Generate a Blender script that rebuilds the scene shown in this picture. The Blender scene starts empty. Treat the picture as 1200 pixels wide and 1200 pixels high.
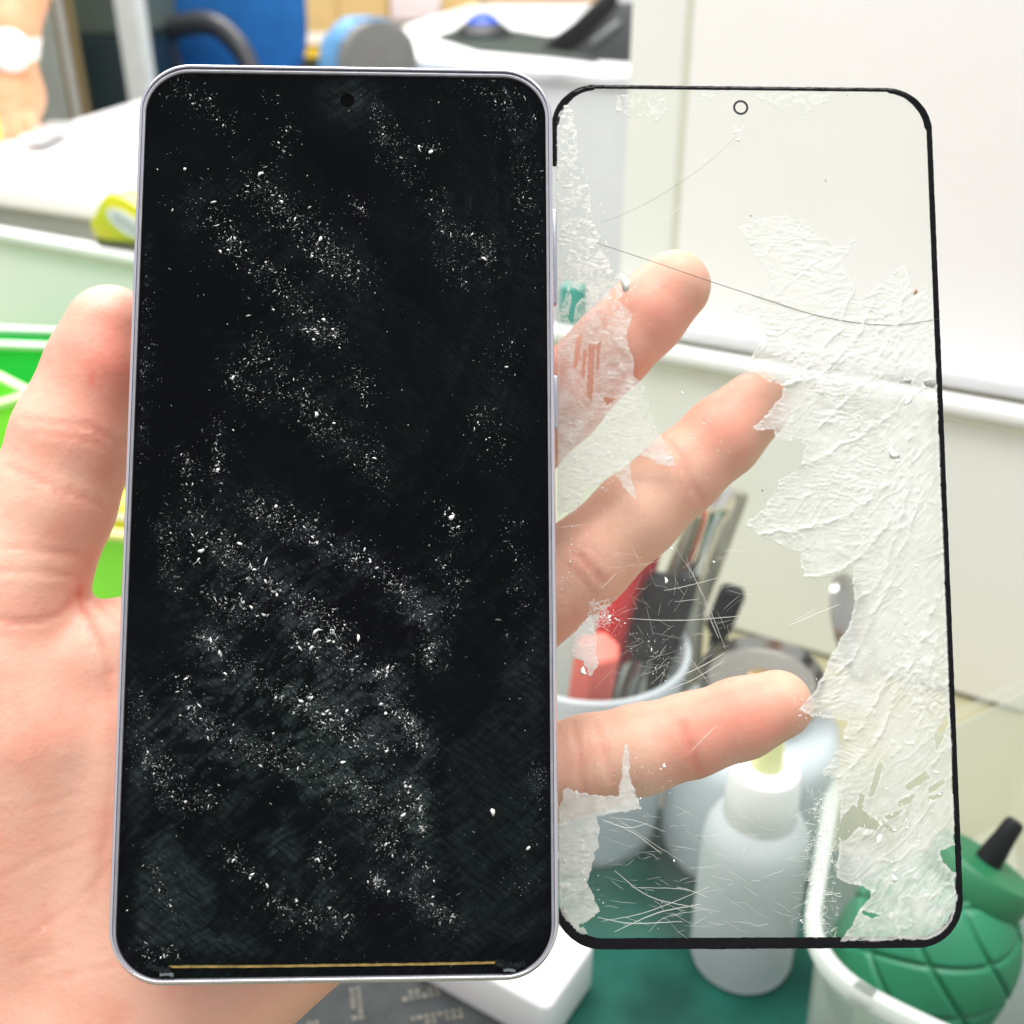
import bpy, bmesh, math, random
import numpy as np
from mathutils import Vector, Matrix

random.seed(7)
rng = np.random.default_rng(11)
sc = bpy.context.scene
COL = sc.collection
R = math.radians

# ------------------------------------------------------------------ camera
F = 1300.0            # focal length in units of the 1200 px photograph
CAMZ = 0.38           # lens height above the bench top (m)
PITCH = 28.0
CR = np.array(Matrix.Rotation(R(90 - PITCH), 3, 'X'))
CO = np.array([0.0, 0.0, CAMZ])


def c2w(p):
    """camera space (mm) -> world (m)"""
    return np.asarray(p, float) / 1000.0 @ CR.T + CO


def ray(px, py):
    d = CR @ np.array([(px - 600) / F, (600 - py) / F, -1.0])
    return d


def ptz(px, py, z):
    d = ray(px, py)
    return CO + d * ((z - CAMZ) / d[2])


def ptd(px, py, D):
    d = ray(px, py)
    return CO + d * (D / d[1])


def V(a):
    return Vector([float(x) for x in a])


cam = bpy.data.cameras.new('camera')
cam_o = bpy.data.objects.new('camera', cam)
COL.objects.link(cam_o)
cam_o.location = CO
cam_o.rotation_euler = (R(90 - PITCH), 0, 0)
cam.sensor_width = 36
cam.lens = F / 1200 * 36
cam.clip_start = 0.01
cam.clip_end = 60
cam.dof.use_dof = True
cam.dof.focus_distance = 0.2015
cam.dof.aperture_fstop = 18
sc.camera = cam_o

# ------------------------------------------------------------------ noise


def _lat(seed):
    return np.random.default_rng(seed).random((256, 256)).astype(np.float32)


_LATS = {}


def vnoise(x, y, seed=0):
    if seed not in _LATS:
        _LATS[seed] = _lat(seed)
    t = _LATS[seed]
    xi = np.floor(x).astype(int)
    yi = np.floor(y).astype(int)
    fx = x - xi
    fy = y - yi
    fx = fx * fx * (3 - 2 * fx)
    fy = fy * fy * (3 - 2 * fy)
    a = t[xi & 255, yi & 255]
    b = t[(xi + 1) & 255, yi & 255]
    c = t[xi & 255, (yi + 1) & 255]
    d = t[(xi + 1) & 255, (yi + 1) & 255]
    return (a * (1 - fx) + b * fx) * (1 - fy) + (c * (1 - fx) + d * fx) * fy


def fbm(x, y, seed=0, o=4):
    s = 0
    a = 0.5
    for i in range(o):
        s = s + a * (vnoise(x, y, seed + i) - 0.5)
        x = x * 2.03 + 17.1
        y = y * 2.03 + 5.3
        a *= 0.55
    return s * 2


def sstep(a, b, x):
    t = np.clip((x - a) / (b - a), 0, 1)
    return t * t * (3 - 2 * t)


def poly_sd(px, py, poly):
    """signed distance, positive inside"""
    P = np.array(poly, float)
    d = np.full(px.shape, 1e9)
    ins = np.zeros(px.shape, bool)
    n = len(P)
    for i in range(n):
        a = P[i]
        b = P[(i + 1) % n]
        e = b - a
        wx = px - a[0]
        wy = py - a[1]
        t = np.clip((wx * e[0] + wy * e[1]) / (e @ e + 1e-12), 0, 1)
        d = np.minimum(d, (wx - e[0] * t) ** 2 + (wy - e[1] * t) ** 2)
        c = ((a[1] <= py) & (b[1] > py)) | ((b[1] <= py) & (a[1] > py))
        with np.errstate(divide='ignore', invalid='ignore'):
            xc = a[0] + (py - a[1]) / (e[1] if e[1] != 0 else 1e-12) * e[0]
        ins ^= c & (px < xc)
    d = np.sqrt(d)
    return np.where(ins, d, -d)


def line_d(px, py, pts):
    P = np.array(pts, float)
    d = np.full(px.shape, 1e9)
    for a, b in zip(P[:-1], P[1:]):
        e = b - a
        wx = px - a[0]
        wy = py - a[1]
        t = np.clip((wx * e[0] + wy * e[1]) / (e @ e + 1e-12), 0, 1)
        d = np.minimum(d, (wx - e[0] * t) ** 2 + (wy - e[1] * t) ** 2)
    return np.sqrt(d)


# ------------------------------------------------------------------ materials


def new_mat(name):
    m = bpy.data.materials.new(name)
    m.use_nodes = True
    nt = m.node_tree
    b = nt.nodes['Principled BSDF']
    return m, nt, b


def lin(c):
    return tuple((x / 12.92 if x <= 0.04045 else ((x + 0.055) / 1.055) ** 2.4) for x in c)


def mat(name, col, rough=0.5, metal=0.0, var=0.06, vscale=30.0, bump=0.0, bscale=200.0, spec=0.5, trans=0.0, sss=0.0):
    m, nt, b = new_mat(name)
    n = nt.nodes
    l = nt.links
    tc = n.new('ShaderNodeTexCoord')
    nz = n.new('ShaderNodeTexNoise')
    nz.inputs['Scale'].default_value = vscale
    nz.inputs['Detail'].default_value = 5
    l.new(tc.outputs['Object'], nz.inputs['Vector'])
    rp = n.new('ShaderNodeMapRange')
    rp.inputs['From Min'].default_value = 0.3
    rp.inputs['From Max'].default_value = 0.7
    rp.inputs['To Min'].default_value = 1 - var
    rp.inputs['To Max'].default_value = 1 + var
    l.new(nz.outputs['Fac'], rp.inputs['Value'])
    mx = n.new('ShaderNodeVectorMath')
    mx.operation = 'SCALE'
    mx.inputs[0].default_value = col[:3]
    l.new(rp.outputs['Result'], mx.inputs['Scale'])
    l.new(mx.outputs['Vector'], b.inputs['Base Color'])
    b.inputs['Roughness'].default_value = rough
    b.inputs['Metallic'].default_value = metal
    b.inputs['Specular IOR Level'].default_value = spec
    if sss:
        b.inputs['Subsurface Weight'].default_value = sss
        b.inputs['Subsurface Radius'].default_value = (0.01, 0.01, 0.01)
        b.inputs['Subsurface Scale'].default_value = 1.0
    if trans:
        b.inputs['Transmission Weight'].default_value = trans
    if bump:
        n2 = n.new('ShaderNodeTexNoise')
        n2.inputs['Scale'].default_value = bscale
        n2.inputs['Detail'].default_value = 4
        l.new(tc.outputs['Object'], n2.inputs['Vector'])
        bp = n.new('ShaderNodeBump')
        bp.inputs['Strength'].default_value = bump
        bp.inputs['Distance'].default_value = 0.002
        l.new(n2.outputs['Fac'], bp.inputs['Height'])
        l.new(bp.outputs['Normal'], b.inputs['Normal'])
    return m


def film_mat(name, col, attr=None, fac=0.6, translucent=0.35, rough=0.4, gloss=0.06):
    """thin see-through sheet: part transparent, part white scattering film"""
    m, nt, b = new_mat(name)
    n = nt.nodes
    l = nt.links
    n.remove(b)
    out = n['Material Output']
    tr = n.new('ShaderNodeBsdfTransparent')
    tr.inputs['Color'].default_value = (0.97, 0.985, 0.97, 1)
    df = n.new('ShaderNodeBsdfDiffuse')
    df.inputs['Color'].default_value = (*col, 1)
    tl = n.new('ShaderNodeBsdfTranslucent')
    tl.inputs['Color'].default_value = (*col, 1)
    gl = n.new('ShaderNodeBsdfGlossy')
    gl.inputs['Roughness'].default_value = rough
    m1 = n.new('ShaderNodeMixShader')
    m1.inputs[0].default_value = translucent
    l.new(df.outputs[0], m1.inputs[1])
    l.new(tl.outputs[0], m1.inputs[2])
    m2 = n.new('ShaderNodeMixShader')
    m2.inputs[0].default_value = gloss
    l.new(m1.outputs[0], m2.inputs[1])
    l.new(gl.outputs[0], m2.inputs[2])
    m3 = n.new('ShaderNodeMixShader')
    m3.inputs[0].default_value = fac
    if attr:
        at = n.new('ShaderNodeAttribute')
        at.attribute_name = attr
        l.new(at.outputs['Fac'], m3.inputs[0])
    l.new(tr.outputs[0], m3.inputs[1])
    l.new(m2.outputs[0], m3.inputs[2])
    l.new(m3.outputs[0], out.inputs['Surface'])
    return m


def glass_mat(name, tint=(0.975, 0.985, 0.972), haze=0.016):
    m, nt, b = new_mat(name)
    n = nt.nodes
    l = nt.links
    n.remove(b)
    out = n['Material Output']
    tr = n.new('ShaderNodeBsdfTransparent')
    tr.inputs['Color'].default_value = (*tint, 1)
    gl = n.new('ShaderNodeBsdfGlossy')
    gl.inputs['Roughness'].default_value = 0.03
    lw = n.new('ShaderNodeLayerWeight')      # Schlick-like reflectance, the same from both faces
    lw.inputs['Blend'].default_value = 0.5
    pw = n.new('ShaderNodeMath')
    pw.operation = 'POWER'
    pw.inputs[1].default_value = 5.0
    l.new(lw.outputs['Facing'], pw.inputs[0])
    fr = n.new('ShaderNodeMath')
    fr.operation = 'MULTIPLY_ADD'
    fr.inputs[1].default_value = 0.6
    fr.inputs[2].default_value = 0.012
    l.new(pw.outputs[0], fr.inputs[0])
    m1 = n.new('ShaderNodeMixShader')
    l.new(fr.outputs[0], m1.inputs[0])
    l.new(tr.outputs[0], m1.inputs[1])
    l.new(gl.outputs[0], m1.inputs[2])
    df = n.new('ShaderNodeBsdfDiffuse')
    df.inputs['Color'].default_value = (0.85, 0.87, 0.84, 1)
    m2 = n.new('ShaderNodeMixShader')
    tc = n.new('ShaderNodeTexCoord')
    nz = n.new('ShaderNodeTexNoise')
    nz.inputs['Scale'].default_value = 60
    nz.inputs['Detail'].default_value = 6
    l.new(tc.outputs['Object'], nz.inputs['Vector'])
    mr = n.new('ShaderNodeMapRange')
    mr.inputs['From Min'].default_value = 0.35
    mr.inputs['From Max'].default_value = 0.75
    mr.inputs['To Min'].default_value = haze * 0.4
    mr.inputs['To Max'].default_value = haze * 1.8
    l.new(nz.outputs['Fac'], mr.inputs['Value'])
    l.new(mr.outputs['Result'], m2.inputs[0])
    l.new(m1.outputs[0], m2.inputs[1])
    l.new(df.outputs[0], m2.inputs[2])
    l.new(m2.outputs[0], out.inputs['Surface'])
    return m


def skin_mat(name, base, red, sss=0.25):
    m, nt, b = new_mat(name)
    n = nt.nodes
    l = nt.links
    tc = n.new('ShaderNodeTexCoord')
    at = n.new('ShaderNodeAttribute')
    at.attribute_name = 'tone'
    n1 = n.new('ShaderNodeTexNoise')
    n1.inputs['Scale'].default_value = 75
    n1.inputs['Detail'].default_value = 6
    n1.inputs['Roughness'].default_value = 0.6
    l.new(tc.outputs['Object'], n1.inputs['Vector'])
    mr = n.new('ShaderNodeMapRange')
    mr.inputs['From Min'].default_value = 0.35
    mr.inputs['From Max'].default_value = 0.68
    mr.inputs['To Min'].default_value = -0.2
    mr.inputs['To Max'].default_value = 0.38
    l.new(n1.outputs['Fac'], mr.inputs['Value'])
    ad = n.new('ShaderNodeMath')
    ad.operation = 'ADD'
    ad.use_clamp = True
    l.new(at.outputs['Fac'], ad.inputs[0])
    l.new(mr.outputs['Result'], ad.inputs[1])
    mx = n.new('ShaderNodeMix')
    mx.data_type = 'RGBA'
    mx.inputs['A'].default_value = (*base, 1)
    mx.inputs['B'].default_value = (*red, 1)
    l.new(ad.outputs[0], mx.inputs['Factor'])
    l.new(mx.outputs['Result'], b.inputs['Base Color'])
    b.inputs['Roughness'].default_value = 0.48
    b.inputs['Specular IOR Level'].default_value = 0.35
    b.inputs['Subsurface Weight'].default_value = sss
    b.inputs['Subsurface Radius'].default_value = (0.004, 0.0016, 0.0009)
    b.inputs['Subsurface Scale'].default_value = 1.0
    # skin relief: fine ridges and pores
    v1 = n.new('ShaderNodeTexVoronoi')
    v1.inputs['Scale'].default_value = 1100
    l.new(tc.outputs['Object'], v1.inputs['Vector'])
    n2 = n.new('ShaderNodeTexNoise')
    n2.inputs['Scale'].default_value = 520
    n2.inputs['Detail'].default_value = 5
    l.new(tc.outputs['Object'], n2.inputs['Vector'])
    a2 = n.new('ShaderNodeMath')
    a2.operation = 'MULTIPLY_ADD'
    a2.inputs[1].default_value = 0.5
    l.new(v1.outputs['Distance'], a2.inputs[0])
    l.new(n2.outputs['Fac'], a2.inputs[2])
    bp = n.new('ShaderNodeBump')
    bp.inputs['Strength'].default_value = 0.28
    bp.inputs['Distance'].default_value = 0.00026
    l.new(a2.outputs[0], bp.inputs['Height'])
    l.new(bp.outputs['Normal'], b.inputs['Normal'])
    return m


# ------------------------------------------------------------------ object helpers


def tag(o, label, cat, group=None, kind=None):
    if label:
        o['label'] = label
    if cat:
        o['category'] = cat
    if group:
        o['group'] = group
    if kind:
        o['kind'] = kind
    return o


def thing(name, label, cat, loc=(0, 0, 0), rot=None, group=None):
    o = bpy.data.objects.new(name, None)
    COL.objects.link(o)
    o.empty_display_size = 0.02
    if rot is not None:
        o.matrix_world = Matrix.Translation(V(loc)) @ Matrix([[float(a) for a in r] for r in rot]).to_4x4()
    else:
        o.location = V(loc)
    return tag(o, label, cat, group)


def link_mesh(name, me, m=None, parent=None, smooth=True, loc=None):
    o = bpy.data.objects.new(name, me)
    COL.objects.link(o)
    if m is not None:
        me.materials.append(m)
    if smooth:
        me.polygons.foreach_set('use_smooth', [True] * len(me.polygons))
    if parent is not None:
        o.parent = parent
    if loc is not None:
        o.location = V(loc)
    return o


def from_arrays(name, verts, faces, m=None, parent=None, smooth=True, attrs=None, loc=None):
    me = bpy.data.meshes.new(name)
    verts = np.asarray(verts, np.float32)
    faces = np.asarray(faces, np.int32)
    k = faces.shape[1]
    me.vertices.add(len(verts))
    me.vertices.foreach_set('co', verts.ravel())
    me.loops.add(faces.size)
    me.loops.foreach_set('vertex_index', faces.ravel())
    me.polygons.add(len(faces))
    me.polygons.foreach_set('loop_start', np.arange(0, faces.size, k, dtype=np.int32))
    me.polygons.foreach_set('loop_total', np.full(len(faces), k, np.int32))
    me.update(calc_edges=True)
    for a, val in (attrs or {}).items():
        at = me.attributes.new(a, 'FLOAT', 'POINT')
        at.data.foreach_set('value', np.asarray(val, np.float32))
    return link_mesh(name, me, m, parent, smooth, loc)


def from_bm(name, bm, m=None, parent=None, smooth=False, loc=None, angle=None):
    bmesh.ops.recalc_face_normals(bm, faces=bm.faces)
    me = bpy.data.meshes.new(name)
    bm.to_mesh(me)
    bm.free()
    o = link_mesh(name, me, m, parent, smooth, loc)
    if angle:
        me.polygons.foreach_set('use_smooth', [True] * len(me.polygons))
        me.set_sharp_from_angle(angle=R(angle))
    return o


def add_box(bm, c, s, rot=None, bev=0.0, seg=2):
    r = bmesh.ops.create_cube(bm, size=1.0)
    vs = r['verts']
    for v in vs:
        v.co = Vector((v.co.x * s[0], v.co.y * s[1], v.co.z * s[2]))
    if bev:
        es = list({e for v in vs for e in v.link_edges})
        rb = bmesh.ops.bevel(bm, geom=es, offset=bev, segments=seg, affect='EDGES', profile=0.5)
        vs = list({v for f in rb['faces'] for v in f.verts} | {v for v in vs if v.is_valid})
    M = Matrix.Translation(V(c)) @ (rot.to_4x4() if rot is not None else Matrix())
    for v in vs:
        v.co = M @ v.co


def add_prism(bm, poly, h0, h1, M=None, bev=0.0):
    """poly in xy, extruded from h0 to h1 along z, then transformed"""
    lo = [bm.verts.new((p[0], p[1], h0)) for p in poly]
    hi = [bm.verts.new((p[0], p[1], h1)) for p in poly]
    n = len(poly)
    fs = [bm.faces.new(lo[::-1]), bm.faces.new(hi)]
    for i in range(n):
        fs.append(bm.faces.new((lo[i], lo[(i + 1) % n], hi[(i + 1) % n], hi[i])))
    vs = lo + hi
    if bev:
        es = list({e for v in vs for e in v.link_edges})
        rb = bmesh.ops.bevel(bm, geom=es, offset=bev, segments=3, affect='EDGES', profile=0.5)
        vs = list({v for f in rb['faces'] for v in f.verts} | {v for v in vs if v.is_valid})
    if M is not None:
        for v in vs:
            v.co = M @ v.co


def add_lathe(bm, prof, seg=48, M=None, cap=True):
    rings = []
    for r, z in prof:
        ring = []
        for i in range(seg):
            a = 2 * math.pi * i / seg
            co = Vector((r * math.cos(a), r * math.sin(a), z))
            ring.append(bm.verts.new(M @ co if M is not None else co))
        rings.append(ring)
    for a, b in zip(rings[:-1], rings[1:]):
        for i in range(seg):
            bm.faces.new((a[i], a[(i + 1) % seg], b[(i + 1) % seg], b[i]))
    if cap:
        if prof[0][0] > 1e-6:
            bm.faces.new(rings[0][::-1])
        if prof[-1][0] > 1e-6:
            bm.faces.new(rings[-1])


def add_tube(bm, pts, rad, seg=12, flat=1.0):
    pts = [V(p) for p in pts]
    if not hasattr(rad, '__len__'):
        rad = [rad] * len(pts)
    prev = None
    rings = []
    up = None
    for i, p in enumerate(pts):
        t = (pts[min(i + 1, len(pts) - 1)] - pts[max(i - 1, 0)]).normalized()
        if up is None:
            up = t.orthogonal().normalized()
        up = (up - t * up.dot(t)).normalized()
        sd = t.cross(up)
        ring = []
        for k in range(seg):
            a = 2 * math.pi * k / seg
            ring.append(bm.verts.new(p + up * (math.cos(a) * rad[i]) + sd * (math.sin(a) * rad[i] * flat)))
        rings.append(ring)
    for a, b in zip(rings[:-1], rings[1:]):
        for k in range(seg):
            bm.faces.new((a[k], a[(k + 1) % seg], b[(k + 1) % seg], b[k]))
    bm.faces.new(rings[0][::-1])
    bm.faces.new(rings[-1])


def spline(pts, n=8):
    P = [np.array(p, float) for p in pts]
    P = [2 * P[0] - P[1]] + P + [2 * P[-1] - P[-2]]
    out = []
    for i in range(1, len(P) - 2):
        for k in range(n):
            t = k / n
            out.append(0.5 * ((2 * P[i]) + (-P[i - 1] + P[i + 1]) * t + (2 * P[i - 1] - 5 * P[i] + 4 * P[i + 1] - P[i + 2]) * t * t
                              + (-P[i - 1] + 3 * P[i] - 3 * P[i + 1] + P[i + 2]) * t ** 3))
    out.append(P[-2])
    return out


class Plane:
    """a slab's own frame: camera-space centre c (mm) and rotation; local x right, y up, z to the viewer"""

    def __init__(s, c, rot):
        s.c = np.array(c, float)
        s.R = np.array(rot, float)
        s.WR = CR @ s.R
        s.WC = c2w(s.c)

    def hit(s, px, py, off=0.0):
        d = np.array([(px - 600) / F, (600 - py) / F, -1.0])
        n = s.R[:, 2]
        t = ((s.c + n * off) @ n) / (d @ n)
        return (d * t - s.c) @ s.R      # local mm

    def cs(s, px, py, off=0.0):
        d = np.array([(px - 600) / F, (600 - py) / F, -1.0])
        n = s.R[:, 2]
        return d * (((s.c + n * off) @ n) / (d @ n))


def rot_cols(M):
    u, _, v = np.linalg.svd(np.array(M))
    return u @ v


PH = Plane(np.array([-30.03, 1.491, -196.86]) + 2.5 * np.array([.0366, .1167, .9925]),
           rot_cols([[0.999321, -0.003739, 0.036647], [-0.000564, 0.993165, 0.116714], [-0.036833, -0.116656, 0.992489]]))
GL = Plane([44.85, 2.25, -208.7], rot_cols([[0.999787, 0.000882, 0.02061], [-0.003022, 0.994568, 0.10404], [-0.020406, -0.10408, 0.994359]]))
PW, PHH = 75.5, 161.9
GW, GH = 74.4, 162.9


def rrect(w, h, r, n=12, rs=None):
    """rounded rectangle, counter-clockwise, constant vertex count"""
    pts = []
    for cx, cy, a0 in ((w / 2 - r, h / 2 - r, 0), (-w / 2 + r, h / 2 - r, 90), (-w / 2 + r, -h / 2 + r, 180), (w / 2 - r, -h / 2 + r, 270)):
        for i in range(n + 1):
            a = R(a0 + 90 * i / n)
            pts.append((cx + r * math.cos(a), cy + r * math.sin(a)))
    return pts


def sweep_rrect(name, w, h, r, prof, m, parent, n=14, close=False, scale=0.001):
    """profile of (inset, z) swept round a rounded rectangle (mm)"""
    bm = bmesh.new()
    rings = []
    for ins, z in prof:
        rings.append([bm.verts.new((x * scale, y * scale, z * scale)) for x, y in rrect(w - 2 * ins, h - 2 * ins, max(r - ins, 0.3), n)])
    k = len(rings[0])
    pairs = list(zip(rings[:-1], rings[1:]))
    if close:
        pairs.append((rings[-1], rings[0]))
    for a, b in pairs:
        for i in range(k):
            bm.faces.new((a[i], a[(i + 1) % k], b[(i + 1) % k], b[i]))
    return from_bm(name, bm, m, parent, smooth=True, angle=50)

# ================================================================== PHONE
phone = thing('smartphone', 'black fronted phone with lavender silver frame, its bare panel speckled with adhesive crumbs',
              'smartphone', PH.WC, PH.WR)
m_frame = mat('lavender_metal', (0.64, 0.63, 0.70), rough=0.16, metal=0.92, var=0.03)
m_band = mat('antenna_plastic', (0.5, 0.5, 0.54), rough=0.45)
m_btn = mat('button_metal', (0.40, 0.42, 0.47), rough=0.3, metal=0.8, var=0.03)
m_gold = mat('gold_flex', (0.36, 0.25, 0.08), rough=0.35, metal=0.8, var=0.35, vscale=900)
m_blackglue = mat('black_glue', (0.006, 0.008, 0.009), rough=0.5, bump=0.6, bscale=900, spec=.12)
m_lens = mat('lens_black', (0.001, 0.001, 0.001), rough=0.15, spec=.05)
m_lip = mat('frame_lip', (0.34, 0.34, 0.37), rough=0.38, metal=0.7, var=0.12, vscale=300)

sweep_rrect('frame', PW, PHH, 9.3,
            [(0.80, -0.5), (0.78, -0.06), (0.72, 0.0), (0.62, 0.0), (0.57, -0.07), (0.52, -0.07), (0.36, -0.16), (0.18, -0.45), (0.05, -1.1), (0.0, -2.0), (0.0, -5.4), (0.08, -6.4), (0.35, -7.3), (0.9, -7.8), (1.8, -7.9)],
            m_frame, phone)
sweep_rrect('inner_lip', PW, PHH, 9.3, [(0.35, -0.6), (0.74, -0.30), (0.86, -0.36), (0.92, -0.15), (1.05, -0.14), (1.10, -0.22), (1.30, -0.26), (1.36, -0.85), (2.2, -0.9)], m_lip, phone).location = (0, -.00042, 0)
bm = bmesh.new()
bm.faces.new([bm.verts.new((x * .001, y * .001, -0.00785)) for x, y in rrect(PW - 3.4, PHH - 3.4, 7.6)])
from_bm('back_panel', bm, mat('back_glass', (0.5, 0.48, 0.58), rough=0.2), phone)

# --- display with its residue haze as a fine sheet
DW, DH, DR = PW - 2.7, PHH - 2.9, 7.9
rows = []
v = -DH / 2 + 1e-4
while v < DH / 2:
    edge = min(v + DH / 2, DH / 2 - v)
    rows.append(v)
    v += 0.08 if edge < 1 else (0.2 if edge < 4 else 0.42)
rows.append(DH / 2 - 1e-4)
rows = np.array(rows)
edge = np.minimum(rows + DH / 2, DH / 2 - rows)
hw = np.where(edge < DR, DW / 2 - DR + np.sqrt(np.maximum(0, DR ** 2 - (DR - edge) ** 2)), DW / 2)
NS = 190
S = np.linspace(-1, 1, NS)
U = hw[:, None] * S[None, :]
Vv = np.repeat(rows[:, None], NS, 1) - 0.42

# pixel coordinates of the sheet (to read the layout of the smears off the photograph)


def to_px(P, u, v, off=0.0):
    X = P.c[None, :] + u.ravel()[:, None] * P.R[:, 0] + v.ravel()[:, None] * P.R[:, 1] + off * P.R[:, 2]
    return (600 + F * X[:, 0] / -X[:, 2]).reshape(u.shape), (600 - F * X[:, 1] / -X[:, 2]).reshape(u.shape)


# bands of adhesive crumbs: points, half width (px), count, size factor
BANDS = [
    ([(205, 100), (245, 125), (275, 150)], 16, 55, .9),
    ([(320, 105), (335, 140), (330, 185)], 12, 26, .9),
    ([(275, 205), (310, 225), (345, 262), (395, 305), (425, 330)], 26, 300, 1.0),
    ([(225, 232), (252, 262), (290, 305), (340, 345), (378, 392)], 22, 210, 1.0),
    ([(360, 385), (400, 395)], 14, 75, 1.15),
    ([(432, 112), (455, 160), (480, 205), (515, 250), (530, 275)], 17, 120, .8),
    ([(405, 232), (428, 246)], 9, 22, 1.1),
    ([(486, 172), (520, 176)], 8, 16, 1.2),
    ([(545, 95), (590, 120), (615, 150)], 22, 75, .8),
    ([(610, 165), (618, 220), (622, 300)], 14, 70, .7),
    ([(520, 262), (565, 285), (575, 320)], 20, 95, .8),
    ([(500, 285), (540, 318), (545, 335)], 12, 30, .8),
    ([(262, 415), (285, 455), (310, 480)], 16, 60, .9),
    ([(300, 410), (330, 440), (380, 500), (420, 530), (455, 560)], 28, 230, .85),
    ([(415, 440), (430, 465)], 18, 40, 1.0),
    ([(215, 530), (222, 580), (245, 620)], 15, 65, .9),
    ([(255, 480), (258, 560), (262, 605)], 9, 50, 1.0),
    ([(195, 610), (200, 665), (212, 700)], 17, 75, .9),
    ([(290, 590), (335, 612), (375, 630)], 22, 170, 1.0),
    ([(395, 645), (430, 660), (470, 690), (495, 715)], 17, 170, 1.0),
    ([(495, 715), (505, 745), (505, 790)], 13, 80, .9),
    ([(235, 625), (290, 665), (340, 700), (385, 735), (410, 765)], 26, 380, 1.05),
    ([(235, 690), (270, 715), (310, 725)], 20, 95, 1.1),
    ([(232, 745), (262, 760), (285, 790)], 15, 85, 1.1),
    ([(270, 785), (330, 815), (380, 830), (420, 850)], 25, 200, .95),
    ([(345, 745), (390, 772), (440, 800)], 24, 130, .9),
    ([(440, 790), (468, 780)], 9, 40, 1.3),
    ([(360, 835), (420, 870), (460, 880)], 20, 150, 1.1),
    ([(450, 820), (480, 850), (500, 880)], 16, 150, 1.0),
    ([(205, 790), (225, 830), (240, 860)], 16, 75, 1.0),
    ([(180, 880), (205, 925), (250, 945)], 26, 110, 1.0),
    ([(230, 840), (300, 880), (370, 905), (420, 915)], 24, 150, .9),
    ([(250, 870), (350, 890), (400, 930)], 20, 90, .9),
    ([(395, 905), (430, 935), (480, 960)], 26, 180, .9),
    ([(465, 905), (490, 935), (497, 975)], 10, 80, 1.1),
    ([(430, 975), (470, 1000), (500, 1020)], 22, 90, .9),
    ([(435, 1030), (450, 1040)], 9, 36, 1.2),
    ([(320, 1050), (345, 1075), (385, 1070)], 22, 70, 1.0),
    ([(475, 1040), (500, 1065), (530, 1075)], 18, 75, 1.0),
    ([(265, 1000), (300, 1030), (320, 1050)], 16, 45, 1.0),
    ([(375, 1000), (385, 1040), (410, 1090)], 16, 60, .9),
    ([(180, 1020), (200, 1065)], 12, 35, .9),
    ([(165, 1115), (200, 1120)], 12, 30, 1.0),
    ([(530, 590), (535, 625)], 10, 26, 1.0),
    ([(560, 485), (580, 505), (585, 545)], 16, 40, .9),
    ([(545, 420), (600, 400), (590, 480)], 22, 30, .8),
    ([(520, 650), (540, 690), (520, 720)], 16, 45, .9),
    ([(600, 620), (615, 720), (610, 800)], 22, 50, .6),
    ([(170, 260), (172, 400), (165, 560)], 8, 60, .6),
    ([(630, 900), (625, 1000), (600, 1080)], 14, 40, .6),
    ([(160, 820), (172, 900)], 16, 60, .8),
]
pxs, pys = to_px(PH, U, Vv, -0.6)
hz = np.zeros_like(U)
hz += .55 * np.exp(-(np.hypot(pxs - 407, pys - 117) / 34) ** 2)
for pts, w, n_, s_ in BANDS:
    d = line_d(pxs, pys, pts)
    hz += min(1.0, n_ / (w * 9.0)) * np.exp(-(d / (w * 1.5)) ** 2)
hz = np.clip(hz, 0, 1.2)
# the bands run down to the right; inside them the glue is dragged into short hatch strokes going up to the right
a1 = pxs * 0.62 + pys * 0.78
b1 = pxs * 0.78 - pys * 0.62
wob = 26 * fbm(pxs / 90, pys / 90, 45, 3)
al_ = pxs * .82 - (pys + wob) * .57
ac2 = pxs * .57 + (pys + wob) * .82
st = fbm(b1 / 22 + 1.4 * fbm(a1 / 180, b1 / 90, 5), a1 / 150, 21, 5)
fine = fbm(al_ / 24, ac2 / 3.6, 31, 4)
clot = sstep(-.06, .16, fbm(al_ / 20, ac2 / 9, 35, 4) + .25 * (hz - .5))
broad = sstep(-0.25, 0.35, fbm(pxs / 150, pys / 150, 41, 3))
low = sstep(560, 760, pys)
haze = hz * (.15 + .42 * low) * (.12 + .88 * clot) * np.clip(.7 + 1.3 * fine, 0.05, 2) + hz * low * .13 * clot * np.clip(.4 + 2 * fine, 0, 2) + 0.11 * broad * np.clip(0.55 + st, 0, 1.2)
# long fine wipe arcs on the right half
ang = np.sqrt((pxs - 60) ** 2 + (pys - 250) ** 2)
arc = fbm(ang / 7, (pys - pxs * .5) / 260, 51, 4)
haze += 0.10 * np.clip(arc, 0, 1) * sstep(380, 560, pxs)
hair_ = np.exp(-(fbm((ang + 10 * fbm(pxs / 80, pys / 80, 57, 2)) / 8, np.arctan2(pys - 250, pxs - 60) * 2.2, 53, 3) / .022) ** 2)
haze += .16 * hair_ * sstep(430, 560, pxs) * (1 - .6 * sstep(900, 1000, pys)) * sstep(-.15, .3, fbm(pxs / 60, pys / 60, 59, 2))
ang2 = np.sqrt((pxs - 900) ** 2 + (pys - 1500) ** 2)
haze += 0.25 * np.clip(fbm(ang2 / 6, pxs / 130, 61, 4), 0, 1) * sstep(820, 950, pys)
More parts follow.
